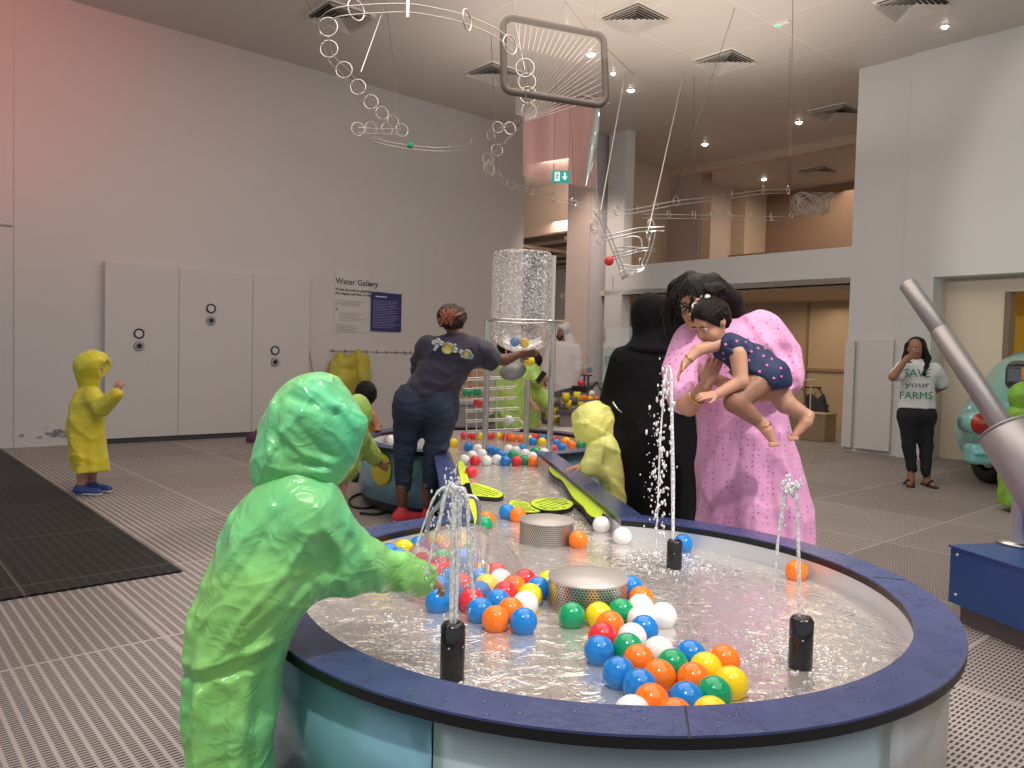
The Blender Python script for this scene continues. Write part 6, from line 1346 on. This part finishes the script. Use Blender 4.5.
# ---- green child at the right edge, behind the cannon
d0 = 7.15; pm = pxr(d0)
t = person(1018, 460, d0, 'child in green raincoat cut off by the right edge beside the car')
gc2 = mat('grass_green_raincoat', (.22, .46, .05), .45, crease=(5, .22))
ct = stack([sec(404, 1014, 1034, 0, .07), sec(412, 1008, 1040, 0, .12), sec(440, 1004, 1042, 0, .15, .02), sec(480, 1000, 1044, 0, .17, .04), sec(505, 999, 1046, 0, .18, .05)]); skin('raincoat', [(lump(ct, wrk(.009, 11, .7)), .012)], gc2, t)
skin('hood', [(lump(su(.04, ell(W(1023, 396, d0), (.12, .13, .13)), cap(W(1022, 402, d0), W(1022, 412, d0), .09)), wrk(.006, 13, .7)), .011)], gc2, t)
body = [(head_sdf(W(1023, 398, d0), axes((.7, .5, 0)), .85), .011)]
for k, x in enumerate((1014, 1032)):
    body += [(chain([W(1023, 402, d0), W(1023, 465, d0), W(x, 475, d0)], [.05, .07, .05]), .014)]
    an = W(x, 508, d0-.02); an.z = .075; body.append((su(.02, chain([W(x, 470, d0), W(x, 495, d0), an], [.06, .045, .032]), foot_sdf(an, (an.x-.02, an.y-.14, .03), .85)), .010))
skin('body', body, skins['tan'], t)

# ---- man in white robe and headcloth, far
d0 = 12.4; pm = pxr(d0)
t = person(563, 370, d0, 'man in a long white robe and white headcloth standing far behind the tower')
wr_ = mat('white_robe', (.72, .66, .64), .7, bump=(10, .2))
rb = stack([sec(341, 556, 570, 0, .10), sec(346, 551, 576, 0, .15), sec(360, 550, 578, 0, .17), sec(385, 549, 579, 0, .19, .02), (.06, W(564, 400, d0).x, d0, .27, .22, .04)])
rb = su(.05, rb, chain([W(552, 349, d0), W(547, 364, d0-.02), W(545, 375, d0-.03)], [.10, .085, .075]), chain([W(576, 349, d0), W(579, 364, d0-.02), W(576, 377, d0-.03)], [.10, .085, .075])); skin('robe', [(lump(rb, wrk(.007, 8, .3), .03), .016)], wr_, t)
hM = axes((-.45, -.8, -.25)); hc = W(561.5, 332, d0); body = [(su(.03, head_sdf(hc, hM, 1.0), cap(W(562, 338, d0), W(563, 345, d0), .06)), .010)]
for x, y in ((544.5, 377), (574, 379)):
    for hp in hand_parts(W(x, y, d0-.04), (0, -.1, -1), (.5, .5, 0), 1.0, .4, 1): body.append((hp, .008))
body += [(chain([W(562, 342, d0), W(564, 395, d0)], [.06, .09]), .016)]+[(chain([W(563, 348, d0), W(x, 350, d0), W(x2, y2, d0-.04)], [.06, .05, .03]), .014) for x, x2, y2 in ((552, 544.5, 377), (575, 574, 379))]
for x in (558, 570):
    body += [(cap(W(564, 395, d0), W(x, 402, d0), .08, .07), .016)]
    an = W(x, 434, d0); an.z = .08; body.append((su(.02, chain([W(x, 400, d0), an], [.07, .04]), foot_sdf(an, (an.x-.03, an.y-.18, .03))), .014))
skin('body', body, skins['brown'], t); face_bits(t, hc, hM, 1.0)
MB().tube([Vector(hc)+Vector(hM[0])*x+Vector(hM[1])*y+Vector(hM[2])*z for x, y, z in ((-.05, .07, -.045), (-.03, .088, -.08), (0, .092, -.10), (.03, .088, -.08), (.05, .07, -.045))], .016, 6).build('beard', hairm, t)
hh_ = su(.04, ell(W(563, 328.5, d0+.01), (.125, .13, .115)), cap(W(567, 334, d0+.03), W(570, 345, d0+.02), .09, .11), cap(W(560, 336, d0+.09), W(562, 345, d0+.10), .06)); hh_ = sub(hh_, ell(W(558.5, 334, d0-.12), (.085, .10, .095)), .02); skin('headcloth', [(hh_, .010)], wr_, t)

# ---- two children in lime coats at the far trough
d0 = 8.6; pm = pxr(d0)
t = person(508, 385, d0, 'child in lime coat with black hair standing behind the wire rack')
skin('raincoat', [(lump(stack([sec(357, 502, 514, 0, .08), sec(363, 496, 522, 0, .13), sec(385, 494, 524, 0, .15, .03), sec(410, 493, 526, 0, .16, .04), (.25, W(508, 400, d0).x, d0, .17, .16, .05)]), wrk(.009, 10, .3)), .012)], lg, t)
body = [(su(.03, head_sdf(W(507, 349, d0), axes((.6, .4, -.3)), .88), cap(W(507, 356, d0), W(508, 364, d0), .045)), .011)]
for x in (501, 514):
    body += [(chain([W(508, 362, d0), W(508, 415, d0), W(x, 428, d0)], [.05, .07, .06]), .014)]
    an = W(x, 465, d0); an.z = .075; body.append((su(.02, chain([W(x, 425, d0), an], [.06, .035]), foot_sdf(an, (an.x+.1, an.y+.08, .03), .85)), .012))
skin('body', body, skins['tan'], t); skin('hair', [(lump(sub(ell(W(506, 347, d0), (.10, .11, .095)), ell(W(513, 352, d0+.08), (.06, .07, .06)), .02), wrk(.004, 30, .4)), .009)], hairm, t)
d0 = 9.0; pm = pxr(d0)
t = person(533, 395, d0, 'child in lime coat looking at a phone and leaning on the far trough')
ct = su(.05, cap(W(530, 372, d0), W(527, 398, d0), .13, .16), chain([W(524, 375, d0-.05), W(523, 386, d0-.12), W(528, 394, d0-.2)], [.08, .07, .06]), chain([W(533, 374, d0-.05), W(537, 383, d0-.15), W(536, 381, d0-.26)], [.08, .07, .05]), cap(W(535, 396, d0-.05), W(547, 400, d0-.2), .12, .10), cap(W(528, 400, d0), Vector((W(528, 400, d0).x, d0, .25)), .15, .15))
skin('raincoat', [(lump(ct, wrk(.009, 10, .9)), .011)], lg, t)
body = [(su(.03, head_sdf(W(533, 362, d0), axes((.35, -.7, -.5)), .88), cap(W(532, 368, d0), W(531, 374, d0), .045)), .010), (chain([W(527, 393, d0-.2), W(531, 402, d0-.3)], [.038, .026]), .009), (chain([W(532, 381, d0-.2), W(540, 382, d0-.3)], [.038, .028]), .009)]
for hp in hand_parts(W(531, 402, d0-.3), (.5, -.1, -.5), (0, .5, -.6), .85, .3, 1): body.append((hp, .006))
for hp in hand_parts(W(539, 382, d0-.3), (.6, -.1, .5), (-.3, .6, .3), .85, .9, 1): body.append((hp, .006))
for x in (522, 534):
    body += [(chain([W(531, 372, d0), W(527, 400, d0), Vector((W(x, 470, d0).x, d0, .32))], [.05, .07, .05]), .014), (chain([W(531, 375, d0), W(524, 384, d0-.1), W(528, 394, d0-.2)], [.05, .04, .035]), .012), (chain([W(531, 375, d0), W(536, 383, d0-.12), W(533, 381, d0-.2)], [.05, .04, .035]), .012)]
    an = W(x, 470, d0); an.z = .075; body.append((su(.02, cap(Vector((an.x, an.y, .3)), an, .05, .035), foot_sdf(an, (an.x+.08, an.y-.08, .03), .85)), .012))
skin('body', body, skins['tan'], t)
skin('hair', [(lump(sub(ell(W(534, 360, d0+.01), (.10, .11, .10)), ell(W(531, 366, d0-.1), (.075, .07, .07)), .02), wrk(.004, 30, .4)), .009)], hairm, t)
q = W(541, 377, d0-.36); o = MB().box(-.03, .03, -.006, .006, -.07, .07, Matrix.Translation(q) @ Matrix.Rotation(.6, 4, 'Y')).build('phone', black, label='black phone held by the child at the far trough', cat='phone', origin=q, bevel=.004)
# ------------------------------------------------------------------ soft things: raincoats on the hooks, shoes
def wallf(px, py, off=.0):              # the point on the left wall (plus an offset into the hall) seen at (px, py)
    B_ = np.array([math.cos(YAW), -math.sin(YAW)]); r = ray(px, py); s = (-11.40+off)/(r[:2]@B_); return Vector(r*s+np.array([0, 0, EYE]))
yc = mat('olive_yellow_raincoat', (.50, .42, .035), .42, bump=(14, .4, 4), mottle=((.42, .36, .05), 4, .4, .6))
t = thing('hanging_raincoat', wallf(345, 395, .12), 'yellow raincoat with hood hanging nearest the left end of the coat rail', 'raincoat', 'raincoats on the coat rail')
c1_ = su(.05, cap(wallf(340, 358, .12), wallf(338, 385, .14), .10, .15), cap(wallf(352, 360, .12), wallf(350, 385, .13), .11, .14), cap(wallf(343, 380, .14), wallf(340, 405, .14), .20, .17), ell(wallf(345, 363, .16), (.16, .10, .12)), cap(wallf(333, 365, .12), wallf(329, 392, .13), .07, .06))
c1_ = sub(c1_, ell(wallf(339, 360, .27), (.09, .07, .10)), .02); skin('coat_body', [(lump(c1_, wrk(.016, 9, .4, (1, 1, .4))), .012)], yc, t)
t = thing('hanging_raincoat', wallf(364, 380, .12), 'shorter yellow raincoat hanging on the rail right of the hooded one', 'raincoat', 'raincoats on the coat rail')
c2_ = su(.05, cap(wallf(358, 354, .10), wallf(362, 378, .13), .07, .15), cap(wallf(365, 358, .12), wallf(368, 386, .13), .06, .06), cap(wallf(355, 365, .12), wallf(356, 400, .12), .07, .09)); skin('coat_body', [(lump(c2_, wrk(.016, 9, 1.7, (1, 1, .4))), .012)], yc, t)
pl = mat('plum_sneaker', (.10, .025, .09), .6); tl_ = mat('teal_sneaker', (.03, .10, .14), .6)
def small_shoe(px, py, ang, m_, label):
    c = G(px, py, 0); t = thing('sneaker', c, label, 'shoe', 'sneakers by the left wall'); d_ = Vector((math.cos(ang), math.sin(ang), 0)); a_ = c+Vector((0, 0, .11)); toe = c+d_*.17
    o = shoe_mesh(t, a_, toe, 1.25, m_, sole_w, 'upper'); MB().tube([c+d_*.03+Vector((0, 0, .10)), c+d_*.08+Vector((0, 0, .085)), c+d_*.13+Vector((0, 0, .06))], .012, 6).build('laces', sole_w, t)
small_shoe(258, 440, .2, pl, 'dark plum sneaker by the wall, the farther left of the row'); small_shoe(252, 443, -.3, pl, 'dark plum sneaker with pale sole nearest the camera by the wall'); small_shoe(266, 441.5, .1, tl_, 'teal sneaker by the wall partly behind the green hood')

# ------------------------------------------------------------------ the little car at the right edge
d0 = 8.3
t = thing('car', G(1010, 492, 0), 'pale turquoise small car cut off by the right edge, seen from behind', 'car')
tq = mat('turquoise_paint', (.22, .58, .54), .22, coat=.6, spec=.6); chr_ = chrome
Yc = 8.5
cx = W(1060, 430, Yc).x
def cp(px, py, dd=0): return W(px, py, Yc+dd)
bodyc = su(.25, ell(cp(1068, 415, .9), (.84, 1.5, .52)), ell(cp(1068, 388, 1.2), (.66, 1.3, .56)), ell(cp(1066, 430, .9), (.90, 1.6, .36)))
bodyc = cut(bodyc, cp(1060, 458, 0), (0, 0, -1))
bodyc = sub(bodyc, cap((cp(985, 470, .62)-Vector((.3, 0, 0))), (cp(985, 470, .62)+Vector((.15, 0, 0))), .34), .03)
skin('body_shell', [(bodyc, .022)], tq, t, smooth=3)
fend = su(.1, ell(cp(990, 432, .55), (.22, .62, .42)), ell(cp(984, 425, .35), (.16, .42, .30))); fend = sub(fend, cap(cp(980, 474, .55)-Vector((.3, 0, 0)), cp(980, 474, .55)+Vector((.3, 0, 0)), .34), .02); fend = cut(fend, cp(1060, 470, 0), (0, 0, -1)); skin('fender', [(fend, .014)], tq, t, smooth=2)
def rbox(c_, h_, r_): 
    c_, h_ = V3(c_), V3(h_)
    def f(P): q = np.abs(P-c_)-(h_-r_); return np.linalg.norm(np.maximum(q, 0), axis=1)+np.minimum(q.max(1), 0)-r_
    f.bb = (c_-h_, c_+h_); return f
bc = cp(1062, 456, -.15); skin('bumper', [(su(.02, rbox((bc.x, bc.y, bc.z), (1.03, .10, .11), .05), rbox((bc.x, bc.y-.03, bc.z+.02), (1.0, .10, .025), .02)), .012)], tq, t)
tlc = cp(981.5, 424, -.22); red_ = mat('tail_red', (.40, .02, .015), .15, coat=.6); amb = mat('tail_amber', (.55, .12, .02), .15, coat=.6)
lc = Matrix.Rotation(math.pi/2, 3, 'X')
MB().lathe([(.0001, .05), (.07, .045), (.108, .02), (.118, 0), (.118, -.05)], tlc, 28, Matrix.Rotation(math.pi/2, 3, 'X')).build('tail_light', red_, t)
MB().box(tlc.x-.09, tlc.x+.09, tlc.y-.058, tlc.y-.03, tlc.z+.01, tlc.z+.05).build('amber_lens', amb, t); MB().lathe([(.115, 0), (.122, 0), (.122, -.25), (.1, -.25)], tlc, 28, Matrix.Rotation(math.pi/2, 3, 'X')).build('light_housing', tq, t)
wc_ = cp(986, 470, .35); wx = wc_.x
tyre = mat('tyre_black', (.012, .012, .013), .8)
MB().lathe([(.19, -.10), (.26, -.115), (.315, -.10), (.33, -.05), (.33, .05), (.315, .10), (.26, .115), (.19, .10)], (wx+.08, wc_.y, .332), 40, Matrix.Rotation(math.pi/2, 3, 'Y')).build('tyre', tyre, t)
MB().lathe([(.0001, -.09), (.10, -.10), (.19, -.08), (.19, .08), (.0001, .06)], (wx+.08, wc_.y, .332), 30, Matrix.Rotation(math.pi/2, 3, 'Y')).build('wheel_hub', chrome, t)
wp = cp(1050, 375, .02); skin('rear_window', [(rbox((wp.x, wp.y-.02, wp.z-.02), (.36, .30, .17), .10), .012)], mat('window_dark', (.02, .03, .03), .08, coat=.8), t)
text('JU', .11, Matrix.Translation(-Vector(t.location)) @ face_matrix(cp(1019, 394, -.22), (1, 0, 0)), t, 'rear_lettering', mat('letter_dark', (.03, .12, .12), .5), .004)
text('R', .20, Matrix.Translation(-Vector(t.location)) @ face_matrix(cp(1020, 380, -.31), (1, 0, 0)), t, 'window_lettering', mat('letter_orange', (.65, .22, .06), .5), .003)

# thin black hose curled on the floor beside the far basin
pts = [G(x, y, .012) for x, y in ((372, 497), (360, 494), (350, 499), (352, 506), (366, 508), (384, 504), (392, 509), (378, 514), (360, 513))]
q = spline(pts, 6); hb = MB(); hb.tube([p-Vector((pts[0].x, pts[0].y, 0)) for p in q], .011, 8); o = hb.build('floor_hose', mat('hose_black', (.02, .02, .02), .5), label='thin black hose curled on the floor beside the far basin', cat='hose'); o.location = (pts[0].x, pts[0].y, 0)
